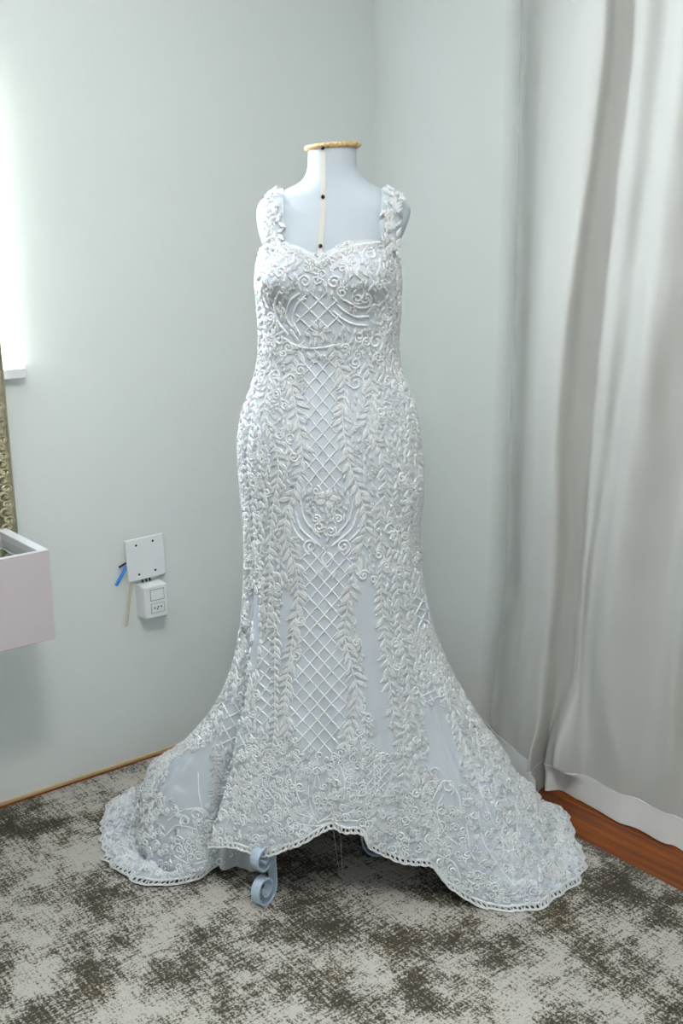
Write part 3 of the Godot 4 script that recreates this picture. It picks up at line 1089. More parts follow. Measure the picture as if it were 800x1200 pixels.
# local frame on the cloth: [origin uv, d(uv)/d(across metre), d(uv)/d(down metre)], turned by "turn"
func local(u: Vector2, turn: float) -> Array:
	var a := P(u + Vector2(0.5, 0)) - P(u - Vector2(0.5, 0))
	var b := P(Vector2(u.x, minf(u.y + 1.0, NV - 0.01))) - P(Vector2(u.x, maxf(u.y - 1.0, 0.0)))
	b *= 0.5 if u.y > 1.0 and u.y < NV - 1.1 else 1.0
	var n := a.cross(b).normalized()
	var ed := b.normalized()
	var es := ed.cross(n).normalized()
	if es.dot(a) < 0.0:
		es = -es
	var aa := a.dot(a); var ab := a.dot(b); var bb := b.dot(b)
	var det := maxf(aa * bb - ab * ab, 1e-14)
	var solve := func(v: Vector3) -> Vector2:
		var va := v.dot(a); var vb := v.dot(b)
		return Vector2((va * bb - vb * ab) / det, (vb * aa - va * ab) / det)
	var side: Vector3 = es * cos(turn) - ed * sin(turn)
	var down: Vector3 = ed * cos(turn) + es * sin(turn)
	return [u, solve.call(side), solve.call(down)]

func uv_at(F: Array, x: float, y: float) -> Vector2:
	return (F[0] as Vector2) + (F[1] as Vector2) * x + (F[2] as Vector2) * y

# raised cord on the cloth
func cord(st: SurfaceTool, uv: Array, w: float, h: float) -> void:
	st.set_smooth_group(0)
	var n := uv.size()
	if n < 2:
		return
	var prev := []
	for k in n:
		var p := P(uv[k]); var nn := N(uv[k])
		var t := P(uv[mini(k + 1, n - 1)]) - P(uv[maxi(k - 1, 0)])
		var s := nn.cross(t).normalized()
		var end := 0.4 if k == 0 or k == n - 1 else 1.0
		var ww := w * 0.5 * end
		var q := [p - s * ww - nn * 0.001, p - s * ww * 0.55 + nn * h * 0.8, p + s * ww * 0.55 + nn * h * 0.8, p + s * ww - nn * 0.001]
		if k > 0:
			for e in 3:
				var out: Vector3 = (q[e] + q[e + 1]) * 0.5 - p + nn * 0.001
				quad(st, prev[e], prev[e + 1], q[e + 1], q[e], out)
		prev = q

# raised leaf with a crease, 5 sections
func leaf(st: SurfaceTool, F: Array, L: float, Wd: float, h: float) -> void:
	st.set_smooth_group(0)
	var shape := [[0.0, 0.10], [0.22, 0.72], [0.48, 1.0], [0.75, 0.66], [1.0, 0.06]]
	var prev := []
	for k in 5:
		var y: float = shape[k][0] * L
		var w: float = shape[k][1] * Wd * 0.5
		var bend := 0.12 * L * sin(shape[k][0] * PI) * 0.4
		var c := uv_at(F, bend, y)
		var n := N(c)
		var lift := h * (0.55 + 0.45 * sin(shape[k][0] * PI))
		var q := [P(uv_at(F, bend - w, y)) - n * 0.001, P(uv_at(F, bend - w * 0.72, y)) + n * lift, P(c) + n * lift * 0.25, P(uv_at(F, bend + w * 0.72, y)) + n * lift, P(uv_at(F, bend + w, y)) - n * 0.001]
		if k > 0:
			for e in 4:
				quad(st, prev[e], prev[e + 1], q[e + 1], q[e], n + ((q[e] as Vector3) - (q[2] as Vector3)) * 20.0)
		prev = q

var stuff := {}
var made := {}
# a piece of lace: a part of its own while there are fewer than "most" of its kind, then joined to the rest
func piece(called: String, most: int, draw: Callable) -> void:
	var n: int = made.get(called, 0)
	if n < most:
		made[called] = n + 1
		var st := new_st()
		draw.call(st)
		put(called, done(st), M.lace, gown_node)
	else:
		if not stuff.has(called):
			stuff[called] = new_st()
		draw.call(stuff[called])

var taken := {}
var beads: Array[Vector3] = []
func take(u: Vector2, r: float) -> void:
	var p := P(u)
	var key := Vector3i((p / 0.02).floor())
	if not taken.has(key):
		taken[key] = []
	taken[key].append(Vector4(p.x, p.y, p.z, r))

func free_at(u: Vector2, r: float) -> bool:
	var p := P(u)
	var key := Vector3i((p / 0.02).floor())
	for dx in range(-1, 2):
		for dy in range(-1, 2):
			for dz in range(-1, 2):
				var l = taken.get(key + Vector3i(dx, dy, dz))
				if l != null:
					for q in l:
						if Vector3(q.x - p.x, q.y - p.y, q.z - p.z).length() < (r + q.w):
							return false
	return true

# spots of the pattern joined by a smooth line on the cloth
func path_uv(px: Array, step := 4.0) -> Array:
	var out := []
	for k in px.size() - 1:
		var a: Vector2 = px[maxi(k - 1, 0)]; var b: Vector2 = px[k]; var c: Vector2 = px[k + 1]; var d: Vector2 = px[mini(k + 2, px.size() - 1)]
		var m := maxi(1, int(b.distance_to(c) / step))
		for s in m + (1 if k == px.size() - 2 else 0):
			var f := s / float(m)
			var u := spot(catmull(a.x, b.x, c.x, d.x, f), catmull(a.y, b.y, c.y, d.y, f))
			if u.x >= 0.0:
				out.append(u)
	return out

func vine(px: Array, L := 0.022, spread := 0.72, both := true, wd := 0.36) -> void:
	var uv := path_uv(px)
	if uv.size() < 3:
		return
	piece("lace_stem", 120, func(st): cord(st, uv, 0.0034, 0.0026))
	var run := 0.0
	var side := 1.0
	for k in uv.size() - 1:
		run += P(uv[k]).distance_to(P(uv[k + 1]))
		take(uv[k], 0.004)
		if rng.randf() < 0.6:
			beads.append(P(uv[k]) + N(uv[k]) * 0.003)
		if run > L * (0.50 if both else 0.40):
			run = 0.0
			var t := P(uv[k + 1]) - P(uv[k])
			var F0 := local(uv[k], 0.0)
			var d2: Vector2 = uv[k + 1] - uv[k]
			# direction of the stem in the local frame
			var A: Vector2 = F0[1]; var B: Vector2 = F0[2]
			var det := A.x * B.y - A.y * B.x
			var lx := (d2.x * B.y - d2.y * B.x) / det; var ly := (A.x * d2.y - A.y * d2.x) / det
			var an := atan2(lx, ly)
			for s in ([-1.0, 1.0] if both else [side]):
				var LL := L * rng.randf_range(0.72, 1.32)
				var F := local(uv[k], an + s * spread * rng.randf_range(0.55, 1.45))
				piece("lace_leaf", 300, func(st): leaf(st, F, LL, LL * wd, 0.0058))
				take(uv_at(F, 0, LL * 0.55), LL * 0.22)
				beads.append(P(uv_at(F, 0, LL)) + N(uv[k]) * 0.002)
			side = -side

func spiral(u: Vector2, turn: float, R: float, flip: float, w := 0.0042, tail := 0.0, most := 160) -> void:
	var F := local(u, turn)
	var uv := []
	if tail > 0.0:
		for k in 6:
			var t := k / 6.0
			uv.append(uv_at(F, flip * (R * 0.98 - tail * 0.45 * (1.0 - t) * (1.0 - t)), tail * (1.0 - t)))
	for k in 22:
		var t := k / 21.0
		var an := -t * TAU * 1.28
		var r := R * lerpf(1.0, 0.24, t)
		uv.append(uv_at(F, flip * r * cos(an), r * sin(an)))
	piece("lace_scroll", most, func(st): cord(st, uv, w, 0.0050))
	take(u, R * 0.8)
	for k in range(0, uv.size(), 3):
		if R > 0.008:
			beads.append(P(uv[k]) + N(uv[k]) * 0.0042)

func flower(u: Vector2, R: float, turn := 0.0, open := false) -> void:
	piece("lace_flower", 220, func(st):
		for k in 5:
			var F := local(u, turn + TAU * k / 5.0)
			if open:
				var ring := []
				for s in 9:
					var an := TAU * s / 8.0
					ring.append(uv_at(F, R * 0.30 * sin(an), R * 0.62 - R * 0.34 * cos(an)))
				cord(st, ring, 0.0027, 0.0034)
			else:
				F[0] = uv_at(F, 0, R * 0.16)
				leaf(st, F, R * 0.86, R * 0.62, 0.0058))
	beads.append(P(u) + N(u) * 0.003)
	take(u, R * 0.7)

func strip(uv: Array, w := 0.0034, most := 160) -> void:
	if uv.size() < 2:
		return
	piece("beaded_strip", most, func(st): cord(st, uv, w, 0.0034))
	for k in uv.size():
		beads.append(P(uv[k]) + N(uv[k]) * 0.0026)

func inside(poly: Array, p: Vector2) -> bool:
	var c := false
	var n := poly.size()
	for k in n:
		var a: Vector2 = poly[k]; var b: Vector2 = poly[(k + 1) % n]
		if (a.y > p.y) != (b.y > p.y) and p.x < (b.x - a.x) * (p.y - a.y) / (b.y - a.y) + a.x:
			c = not c
	return c

func lattice(poly: Array, dx: float, dy: float, origin: Vector2, tilt := 0.0, w := 0.0034) -> void:
	var lo: Vector2 = poly[0]; var hi: Vector2 = poly[0]
	for q in poly:
		lo = lo.min(q); hi = hi.max(q)
	var c := (lo + hi) * 0.5
	var half := (hi - lo).length() * 0.5 + 10.0
	for s in [-1.0, 1.0]:
		var dir := Vector2(dx * s, dy).normalized().rotated(tilt)
		var nor := dir.orthogonal()
		var gap := dx * dy / Vector2(dx, dy).length()
		var base := (origin - c).dot(nor)
		var k0 := int((-half - base) / gap)
		for k in range(k0, k0 + int(2.0 * half / gap) + 2):
			var start: Vector2 = c + nor * (base + k * gap)
			var seg := []
			var t := -half
			while t <= half:
				var p := start + dir * t
				if inside(poly, p):
					var u := spot(p.x, p.y)
					if u.x >= 0.0:
						seg.append(u)
				elif seg.size():
					if seg.size() > 3: strip(seg, w)
					seg = []
				t += 3.0
			if seg.size() > 3: strip(seg, w)

func V(a: Array) -> Array:
	var o := []
	for k in range(0, a.size(), 2):
		o.append(Vector2(a[k], a[k + 1]))
	return o

func shell(j0: int, j1: int, inset: float) -> ArrayMesh:
	var W := NA + 1
	var verts := PackedVector3Array(); var norms := PackedVector3Array(); var idx := PackedInt32Array()
	for j in range(j0, j1 + 1):
		for i in W:
			verts.append(GP[j * W + i] - GN[j * W + i] * inset)
			norms.append(GN[j * W + i])
	for j in j1 - j0:
		for i in NA:
			var q := j * W + i
			idx.append_array([q, q + W, q + 1, q + 1, q + W, q + W + 1] if flip_shell else [q, q + 1, q + W, q + 1, q + W + 1, q + W])
	var arr := []
	arr.resize(Mesh.ARRAY_MAX)
	arr[Mesh.ARRAY_VERTEX] = verts; arr[Mesh.ARRAY_NORMAL] = norms; arr[Mesh.ARRAY_INDEX] = idx
	var m := ArrayMesh.new()
	m.add_surface_from_arrays(Mesh.PRIMITIVE_TRIANGLES, arr)
	return m
var flip_shell := false

func gown() -> void:
	make_grid()
	gown_node = thing("wedding_gown", "white sleeveless mermaid wedding gown of beaded lace with a spreading train on a dress form", "dress", AXIS, TURN)
	var W := NA + 1
	# front faces run clockwise: choose the winding that agrees with the outward normals
	var q0 := 100 * W + 5
	flip_shell = (GP[q0 + 1] - GP[q0]).cross(GP[q0 + W] - GP[q0]).dot(GN[q0]) > 0.0
	var trim := NV - 5
	put("bodice", shell(0, JB, 0.0), M.satin, gown_node)
	put("skirt", shell(JB, trim, 0.0), M.satin, gown_node)
	put("lining", shell(int(JB * 0.6), NV - 75, 0.006), M.lining, gown_node)
	loose_folds()
	loose_thread()
	straps()
	pattern()
	hem_trim()
	filler()
	for k in stuff:
		var o := put(k, done(stuff[k]), M.lace, gown_node)
		o.set_meta("kind", "stuff")
	var mm := MultiMesh.new()
	mm.transform_format = MultiMesh.TRANSFORM_3D
	var ball := SphereMesh.new()
	ball.radius = 0.0016; ball.height = 0.0032; ball.radial_segments = 8; ball.rings = 4
	mm.mesh = ball
	mm.instance_count = beads.size()
	for k in beads.size():
		mm.set_instance_transform(k, Transform3D(Basis().scaled(Vector3.ONE * rng.randf_range(0.75, 1.2)), beads[k]))
	var mi := MultiMeshInstance3D.new()
	mi.name = "seed_beads"
	mi.multimesh = mm
	mi.material_override = M.bead
	mi.set_meta("kind", "stuff")
	gown_node.add_child(mi, true)

# lining that hangs out between the train and the stand, and the crumpled underside of the train by the curtain
func loose_folds() -> void:
	var st := new_st()
	st.set_smooth_group(0)
	var G := []
	for v in 25:
		var row := []
		for u in 33:
			var f := u / 32.0; var g := v / 24.0
			var lat := lerpf(-0.300, -0.175, f)
			var z := 0.035 + 0.030 * sin(f * 9.0 + g * 1.2) * (0.4 + 0.6 * g) + 0.045 * g - 0.05 * f * f
			z -= 0.06 * pow(1.0 - f, 6.0)
			var low := 0.012 + 0.018 * absf(sin(f * 7.0)) * smoothstep(0.3, 0.6, f) + 0.035 * pow(1.0 - f, 5.0)
			row.append(Vector3(lat - 0.012 * g, lerpf(0.26, low, g), z))
		G.append(row)
	for v in 24:
		for u in 32:
			quad(st, G[v][u], G[v][u + 1], G[v + 1][u + 1], G[v + 1][u], Vector3(0, 0.1, 1))
	var lf := put("lining_fold", done(st), M.lining, gown_node)
	# lace sewn on the left half of the fold
	for q in [[3, 22, 0.011, 1.0], [9, 20, 0.012, -1.0], [6, 15, 0.012, 1.0], [12, 13, 0.010, 1.0], [3, 11, 0.010, -1.0], [13, 19, 0.009, 1.0], [8, 9, 0.009, -1.0]]:
		var pts := []
		var c: Vector3 = G[q[1]][q[0]]
		for k in 20:
			var t := k / 19.0
			var an: float = -t * TAU * 1.3 * q[3]
			var r: float = q[2] * lerpf(1.0, 0.25, t)
			pts.append(c + Vector3(r * cos(an), r * sin(an), 0.003))
		st = new_st()
		add_tube(st, pts, 0.0018, 5)
		put("lace_scroll", done(st), M.lace, lf)
	st = new_st()
	st.set_smooth_group(0)
	var nz := FastNoiseLite.new(); nz.seed = 77; nz.frequency = 9.0; nz.fractal_octaves = 2
	G = []
	var inv := dress_frame.affine_inverse()
	for v in 27:
		var row := []
		for u in 27:
			var f := u / 26.0 * 2.0 - 1.0; var g := v / 26.0 * 2.0 - 1.0
			var x := -0.245 + f * 0.085; var z := 0.625 + g * 0.105
			var dome := clampf(1.0 - f * f, 0, 1) * clampf(1.0 - g * g, 0, 1)
			var y := 0.010 + dome * (0.085 + 0.06 * absf(nz.get_noise_2d(x * 1.6, z)) + 0.03 * nz.get_noise_2d(x * 3.0, z * 2.0))
			row.append(inv * Vector3(x, y, z))
		G.append(row)
	for v in 26:
		for u in 26:
			quad(st, G[v][u], G[v][u + 1], G[v + 1][u + 1], G[v + 1][u], Vector3(0, 1, 0))
	put("train_underside", done(st), M.lining, gown_node)

func loose_thread() -> void:
	var st := new_st()
	var pts := []
	for k in 25:
		var t := k / 24.0
		pts.append(Vector3(-0.022 + 0.012 * sin(t * PI * 0.9) + 0.012 * t, 0.21 - 0.135 * sin(t * PI), 0.19 + 0.008 * sin(t * 9.0)))
	add_tube(st, pts, 0.0003, 5)
	put("loose_thread", done(st), M.lining, gown_node)

func straps() -> void:
	for q in [[-0.125, -0.128, 0.0235], [0.112, 0.124, 0.0235]]:
		var line := []
		for k in 18:
			var h := lerpf(1.490, 1.612, k / 17.0)
			var r := torso_row(h)
			var lat := lerpf(q[0], q[1], k / 17.0)
			var a := asin(clampf((lat - r[1]) / (r[0] + 0.004), -0.995, 0.995))
			line.append(torso_at(r, a, h, 0.004))
		for k in 14:
			var h := lerpf(1.612, 1.40, k / 13.0)
			var r := torso_row(h)
			var lat := lerpf(q[1], q[1] * 0.7, k / 13.0)
			var a := PI - asin(clampf((lat - r[1]) / (r[0] + 0.004), -0.995, 0.995))
			line.append(torso_at(r, a, h, 0.004))
		var st := new_st()
		st.set_smooth_group(0)
		var L := []
		for k in line.size():
			var t: Vector3 = ((line[mini(k + 1, line.size() - 1)] as Vector3) - (line[maxi(k - 1, 0)] as Vector3)).normalized()
			var out: Vector3 = Vector3(0, 1.0 if k > 15 and k < 20 else 0.25, 1.0 if k < 17 else -1.0) + Vector3(signf(q[0]) * 0.55, 0, 0)
			var s := t.cross(out).normalized()
			var n := s.cross(t).normalized()
			if n.dot(out) < 0.0: n = -n
			L.append([line[k], s, n])
		for k in L.size() - 1:
			for e in 6:
				var g := []
				for d in [[k, e], [k, e + 1], [k + 1, e + 1], [k + 1, e]]:
					var A: Array = L[d[0]]
					var f: float = d[1] / 3.0 - 1.0
					g.append((A[0] as Vector3) + (A[1] as Vector3) * (f * q[2]) + (A[2] as Vector3) * (0.003 - 0.006 * f * f))
				quad(st, g[0], g[1], g[2], g[3], L[k][2])
		var strap := put("shoulder_strap", done(st), M.satin, gown_node)
		# leaves of lace sewn along the strap
		for k in range(0, L.size() - 1):
			var A: Array = L[k]
			var t: Vector3 = ((L[k + 1][0] as Vector3) - (A[0] as Vector3)).normalized()
			for e in 4:
				var base: Vector3 = A[0] + A[1] * q[2] * rng.randf_range(-0.7, 0.7) + A[2] * 0.003
				var an := rng.randf_range(0.35, 1.0) * (1.0 if e % 2 else -1.0)
				var dir: Vector3 = (t * cos(an) + (A[1] as Vector3) * sin(an)).normalized() * (1.0 if rng.randf() < 0.7 else -1.0)
				var sd: Vector3 = (A[2] as Vector3).cross(dir)
				var LL := rng.randf_range(0.013, 0.021)
				st = new_st()
				st.set_smooth_group(0)
				var prev := []
				for row in [[0.0, 0.12], [0.25, 0.75], [0.5, 1.0], [0.76, 0.62], [1.0, 0.05]]:
					var w: float = row[1] * LL * 0.21
					var lift := 0.003 + 0.003 * sin(row[0] * PI)
					var c: Vector3 = base + dir * (row[0] * LL)
					var g := [c - sd * w, c - sd * w * 0.7 + A[2] * lift, c + A[2] * lift * 0.5, c + sd * w * 0.7 + A[2] * lift, c + sd * w]
					if prev.size():
						for x in 4:
							quad(st, prev[x], prev[x + 1], g[x + 1], g[x], A[2] + (g[x] - c) * 30.0)
					prev = g
				put("lace_leaf", done(st), M.lace, strap)
				beads.append(base + dir * LL + A[2] * 0.003)

func bare() -> Array:
	return [V([292, 692, 305, 690, 304, 760, 299, 800, 291, 770]), V([327, 684, 342, 692, 337, 780, 329, 850, 324, 870, 323, 800]),
		V([416, 682, 435, 674, 441, 700, 445, 780, 456, 840, 464, 880, 440, 880, 428, 830, 424, 790, 414, 730]), V([492, 828, 515, 818, 530, 860, 541, 905, 549, 958, 530, 948, 512, 918, 502, 900, 498, 860]),
		V([200, 888, 250, 868, 252, 938, 215, 950, 188, 930])]

func nets() -> Array:
	return [V([350, 420, 402, 420, 397, 470, 394, 520, 404, 572, 352, 572, 361, 520, 357, 470]), V([352, 640, 418, 640, 404, 690, 401, 740, 408, 800, 404, 850, 392, 882, 350, 882, 339, 840, 345, 780, 353, 720]),
		V([346, 350, 368, 337, 395, 350, 406, 382, 375, 394, 346, 384]), V([309, 738, 322, 752, 320, 850, 299, 850, 302, 790]), V([262, 818, 293, 828, 291, 880, 257, 880]),
		V([480, 692, 496, 690, 503, 728, 486, 738]), V([488, 806, 513, 800, 516, 820, 494, 824]), V([424, 895, 440, 882, 446, 900, 440, 930, 428, 925]), V([438, 892, 455, 884, 460, 905, 450, 932, 440, 926])]

func pattern() -> void:
	# beaded nets
	var nn := nets()
	lattice(nn[0], 16.0, 19.0, Vector2(378, 470))
	lattice(nn[1], 17.0, 19.0, Vector2(380, 720))
	lattice(nn[2], 21.0, 21.0, Vector2(373, 352))
	lattice(nn[3], 15.0, 17.0, Vector2(310, 790), -0.1)
	lattice(nn[4], 17.0, 17.0, Vector2(275, 850), 0.3)
	lattice(nn[5], 13.0, 14.0, Vector2(490, 712), -0.3)
	lattice(nn[6], 13.0, 12.0, Vector2(502, 812), 0.3)
	lattice(nn[7], 9.0, 10.0, Vector2(434, 905), 0.0, 0.0022)
	lattice(nn[8], 9.0, 10.0, Vector2(450, 908), 0.0, 0.0022)
	for k in [7, 8]:
		var ring: Array = nn[k].duplicate(); ring.append(ring[0])
		var uv := path_uv(ring, 3.0)
		piece("lace_scroll", 160, func(st): cord(st, uv, 0.004, 0.003))
	# leafy vines down the front
	vine(V([357, 398, 345, 420, 341, 445, 347, 480, 352, 510, 354, 540, 346, 570, 336, 600, 334, 630, 345, 660, 349, 700, 343, 745, 337, 790, 333, 830, 338, 866]), 0.026)
	vine(V([388, 398, 396, 425, 404, 450, 401, 480, 403, 510, 410, 545, 420, 575, 428, 605, 424, 640, 413, 675, 407, 710, 404, 745, 412, 780, 418, 815, 410, 850, 404, 872]), 0.026)
	vine(V([322, 420, 313, 455, 310, 490, 322, 520, 326, 555, 319, 600, 316, 650, 316, 690, 314, 730]), 0.022)
	vine(V([428, 420, 436, 460, 430, 500, 446, 530, 452, 565, 446, 600, 446, 640]), 0.023)
	vine(V([300, 460, 294, 500, 290, 540, 296, 580, 298, 620, 300, 660]), 0.020)
	vine(V([470, 450, 478, 490, 480, 530, 478, 570, 480, 610, 476, 650]), 0.020)
	vine(V([288, 660, 284, 700, 282, 740, 277, 780, 272, 815]), 0.022)
	vine(V([294, 790, 288, 820, 290, 850]), 0.020)
	vine(V([318, 690, 322, 740, 322, 790, 322, 850, 318, 880]), 0.019)
	vine(V([450, 650, 446, 690, 450, 740, 455, 790, 462, 840]), 0.024)
	vine(V([462, 660, 466, 700, 470, 745, 478, 790, 480, 840, 482, 880]), 0.023)
	vine(V([495, 665, 502, 705, 512, 750, 520, 800, 534, 845, 552, 890, 562, 930]), 0.024)
	vine(V([508, 745, 500, 780, 504, 800]), 0.020)
	vine(V([480, 830, 472, 870, 474, 910, 470, 950]), 0.020)
	vine(V([252, 870, 252, 910, 252, 950, 250, 985]), 0.016)
	vine(V([270, 880, 276, 915, 272, 950]), 0.020)
	vine(V([312, 312, 305, 345, 310, 380, 308, 410]), 0.020)
	vine(V([458, 320, 462, 355, 456, 395, 460, 420]), 0.020)
	# neckline edging of little scrolls
	var top := V([322, 296, 334, 289, 348, 291, 360, 299, 369, 306, 373, 309, 381, 304, 392, 297, 408, 290, 426, 286, 444, 284])
	var tuv := path_uv(top, 3.0)
	piece("lace_scroll", 160, func(st): cord(st, tuv, 0.0055, 0.004))
	for k in range(0, tuv.size() - 1, 2):
		var u: Vector2 = tuv[k] + Vector2(0, 2.0)
		flower(u, rng.randf_range(0.009, 0.012), rng.randf() * TAU)
	# scrolls on the cups, the waist and the hips
	for q in [[328, 320, 0.012, 1], [357, 330, 0.013, -1], [391, 331, 0.014, 1], [433, 298, 0.016, -1], [428, 350, 0.013, 1], [440, 400, 0.019, 1], [416, 449, 0.019, 1], [341, 446, 0.014, -1], [318, 372, 0.011, 1], [449, 333, 0.011, -1],
			[327, 398, 0.013, -1], [404, 408, 0.010, 1], [454, 447, 0.012, 1], [308, 440, 0.012, -1], [456, 620, 0.015, 1], [452, 662, 0.012, -1], [302, 605, 0.013, 1], [467, 670, 0.012, 1], [300, 640, 0.012, -1], [470, 560, 0.012, 1], [296, 560, 0.011, -1]]:
		var u := spot(q[0], q[1])
		if u.x >= 0: spiral(u, rng.randf_range(-0.5, 0.5), q[2], q[3], 0.0052, q[2] * 1.4)
	# sweeping fans under the bust
	for q in [V([348, 388, 336, 372, 340, 352, 352, 343]), V([352, 392, 343, 374, 348, 356, 358, 349]), V([338, 392, 326, 376, 322, 356, 328, 340]), V([394, 356, 406, 366, 418, 371, 432, 370]), V([390, 364, 402, 374, 416, 380, 430, 381]), V([398, 348, 412, 356, 424, 360, 440, 356]), V([333, 396, 345, 404, 362, 408, 380, 407, 398, 403]),
			V([346, 598, 352, 618, 366, 632, 376, 640]), V([352, 586, 356, 606, 366, 620, 376, 630]), V([420, 596, 412, 618, 398, 632, 388, 640]), V([414, 584, 410, 606, 400, 620, 390, 630]), V([340, 604, 346, 622, 356, 634]), V([428, 604, 420, 622, 408, 634])]:
		var uv := path_uv(q, 3.0)
		piece("lace_scroll", 160, func(st): cord(st, uv, 0.0046, 0.0048))
		for u in uv: take(u, 0.005)
		for k in range(0, uv.size(), 2): beads.append(P(uv[k]) + N(uv[k]) * 0.005)
	flower(spot(375, 387), 0.022, 0.4)
	flower(spot(383, 584), 0.025, 0.2)
	flower(spot(383, 608), 0.014)
	for q in [[364, 640, 0.015, -1, 0.2], [402, 640, 0.015, 1, -0.2], [370, 608, 0.010, 1, 0.0], [396, 608, 0.010, -1, 0.0]]:
		spiral(spot(q[0], q[1]), q[4], q[2], q[3], 0.005, q[2] * 1.2)
	var drop := path_uv(V([383, 646, 377, 654, 383, 664, 390, 654, 383, 646]), 2.0)
	piece("lace_scroll", 160, func(st): cord(st, drop, 0.0045, 0.004))
	for x in [[372, 668, 0.5], [394, 668, -0.5], [366, 622, 0.9], [400, 622, -0.9]]:
		var F := local(spot(x[0], x[1]), x[2])
		piece("lace_leaf", 300, func(st): leaf(st, F, 0.024, 0.009, 0.004))
	# palmette over the front hem
	for q in [V([372, 965, 352, 940, 346, 912, 356, 892]), V([372, 965, 362, 938, 362, 915, 370, 890]), V([372, 965, 384, 938, 386, 912, 378, 890]), V([372, 965, 398, 945, 404, 915, 396, 892]), V([370, 960, 340, 948, 330, 925, 334, 908]), V([376, 962, 410, 952, 420, 930, 416, 912]), V([366, 930, 371, 908, 376, 930, 371, 948, 366, 930]),
			V([330, 972, 350, 966, 372, 968, 395, 962, 420, 962]), V([300, 975, 318, 960, 322, 940, 312, 925]), V([286, 985, 300, 965, 298, 940]), V([262, 985, 268, 960, 280, 945])]:
		var uv := path_uv(q, 3.0)
		piece("lace_scroll", 160, func(st): cord(st, uv, 0.0038, 0.003))
		for k in range(0, uv.size(), 2): take(uv[k], 0.003)
	for q in [[470, 920, 0.009], [468, 936, 0.009], [470, 952, 0.009], [466, 968, 0.009], [446, 950, 0.008], [438, 962, 0.008], [541, 1008, 0.011], [553, 1024, 0.011], [565, 1036, 0.011], [524, 985, 0.009], [533, 962, 0.009], [540, 950, 0.009], [345, 958, 0.008], [352, 948, 0.008], [408, 940, 0.008], [416, 952, 0.008], [600, 1020, 0.010], [612, 1034, 0.010]]:
		var u := spot(q[0], q[1])
		if u.x >= 0: flower(u, q[2], rng.randf() * TAU, true)
	# long sweeping lines over the right of the train, scrolls over the left
	for q in [V([555, 900, 570, 945, 590, 985, 612, 1010]), V([570, 920, 588, 960, 612, 990, 636, 1005]), V([560, 950, 566, 985, 584, 1015, 604, 1040]), V([546, 965, 552, 1000, 566, 1020]), V([520, 930, 512, 950, 520, 975, 536, 990]), V([506, 940, 520, 915, 536, 930, 540, 955]), V([498, 985, 508, 1000, 530, 1010, 540, 1030]), V([612, 960, 600, 940, 580, 930]),
			V([196, 962, 214, 950, 236, 948, 246, 958]), V([190, 985, 206, 968, 230, 972]), V([150, 975, 160, 1000, 185, 1015]), V([200, 1000, 222, 1012, 244, 1008]), V([138, 965, 150, 950, 162, 940])]:
		var uv := path_uv(q, 3.0)
		if uv.size() > 3:
			piece("lace_scroll", 160, func(st): cord(st, uv, 0.0048, 0.003))
			for u in uv: take(u, 0.004)
	for q in [[526, 922, 0.017, 1], [506, 955, 0.012, -1], [516, 968, 0.013, 1], [508, 905, 0.012, 1], [230, 955, 0.016, 1], [216, 962, 0.014, -1], [208, 985, 0.014, 1], [236, 985, 0.013, -1], [176, 960, 0.012, 1], [160, 975, 0.012, -1], [150, 1000, 0.012, 1], [270, 930, 0.014, 1], [262, 955, 0.013, -1], [285, 960, 0.013, 1], [312, 960, 0.012, -1], [488, 930, 0.011, 1], [486, 950, 0.011, -1], [580, 1040, 0.013, 1], [620, 1010, 0.014, -1], [640, 1020, 0.012, 1], [592, 975, 0.014, 1]]:
		var u := spot(q[0], q[1])
		if u.x >= 0: spiral(u, rng.randf_range(-0.8, 0.8), q[2], q[3], 0.0038, q[2] * 0.9)

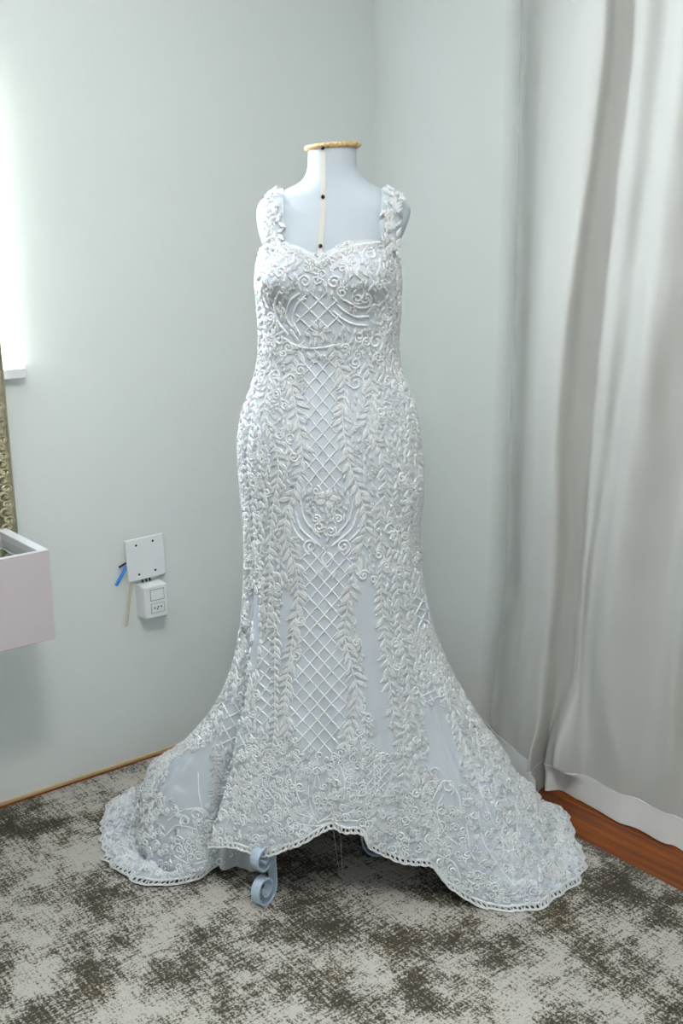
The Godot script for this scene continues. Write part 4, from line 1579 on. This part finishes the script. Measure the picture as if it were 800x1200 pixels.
# scalloped open border along the hem: two cords, rings between them, an outer scalloped cord
func hem_trim() -> void:
	var j0 := float(NV - 5)
	var edge := []
	var i := 0.0
	while i < NA:
		edge.append(i)
		i += 0.5
	for q in [[0.0, 0.0062, 0.0], [0.92, 0.0052, 1.0]]:
		for part in 8:
			var uv := []
			var run := 0.0
			for k in range(part * edge.size() / 8, (part + 1) * edge.size() / 8 + 1):
				var x: float = edge[k % edge.size()] + (NA if k >= edge.size() else 0)
				var sc := 0.0
				if q[2] > 0.0:
					sc = absf(sin(x * PI / 5.2)) * 0.9
				uv.append(Vector2(x, j0 + 4.0 * q[0] + sc))
			piece("hem_cord", 60, func(st): cord(st, uv, q[1], 0.0032))
	var acc := 0.0
	var last := P(Vector2(0, j0 + 3.0))
	for k in range(1, edge.size()):
		var u := Vector2(edge[k], j0 + 2.1)
		var p := P(u)
		acc += p.distance_to(last)
		last = p
		if acc > 0.0120:
			acc = 0.0
			var F := local(u, 0.0)
			var ring := []
			for s in 11:
				var an := TAU * s / 10.0
				ring.append(Vector2(uv_at(F, 0.0050 * sin(an), 0.0).x, u.y + 1.7 * cos(an)))
			piece("hem_eyelet", 300, func(st): cord(st, ring, 0.0034, 0.003))

func filler() -> void:
	var free := bare()
	var net := nets()
	var tries := 0
	var W := NA + 1
	while tries < 150000:
		tries += 1
		var u := Vector2(rng.randf() * NA, pow(rng.randf(), 0.8) * (NV - 8))
		var seen := faces_room(u)
		if not seen and (tries % 4 or u.y > JB + 120):
			continue
		# keep density even although columns spread towards the hem
		var px := px_of(u)
		var kind := rng.randf()
		var low := u.y > JB + 118
		var size := 0.0058 if seen else 0.010
		if low: size = 0.0047
		if not free_at(u, size):
			continue
		if seen:
			var no := false
			for k in net.size():
				if inside(net[k], px): no = true
			for k in free.size():
				if inside(free[k], px):
					no = true
			if no: continue
		if low:
			if kind < 0.34:
				spiral(u, rng.randf() * TAU, rng.randf_range(0.007, 0.011), 1.0 if rng.randf() < 0.5 else -1.0, 0.003, rng.randf_range(0.006, 0.016))
			elif kind < 0.5:
				flower(u, rng.randf_range(0.0065, 0.0085), rng.randf() * TAU, true)
			else:
				var t := rng.randf_range(-1.0, 1.0) + (PI if rng.randf() < 0.4 else 0.0)
				for s in 3:
					var F := local(u, t + (s - 1) * 0.55)
					piece("lace_leaf", 300, func(st): leaf(st, F, rng.randf_range(0.012, 0.019), 0.0042, 0.0045))
				take(u, 0.0062)
		else:
			if kind < 0.12:
				spiral(u, rng.randf() * TAU, rng.randf_range(0.008, 0.012), 1.0 if rng.randf() < 0.5 else -1.0, 0.0046, 0.012)
			elif kind < 0.26:
				flower(u, rng.randf_range(0.009, 0.012), rng.randf() * TAU)
			else:
				var F := local(u, rng.randf_range(-0.9, 0.9) + (PI if rng.randf() < 0.25 else 0.0))
				var LL := rng.randf_range(0.016, 0.026)
				F[0] = uv_at(F, 0, -LL * 0.5)
				if (F[0] as Vector2).y < 1.0 or (F[0] as Vector2).y > NV - 9: continue
				piece("lace_leaf", 300, func(st): leaf(st, F, LL, LL * 0.33, 0.0062))
				take(u, 0.0046)
				if rng.randf() < 0.7: beads.append(P(u) + N(u) * 0.005)
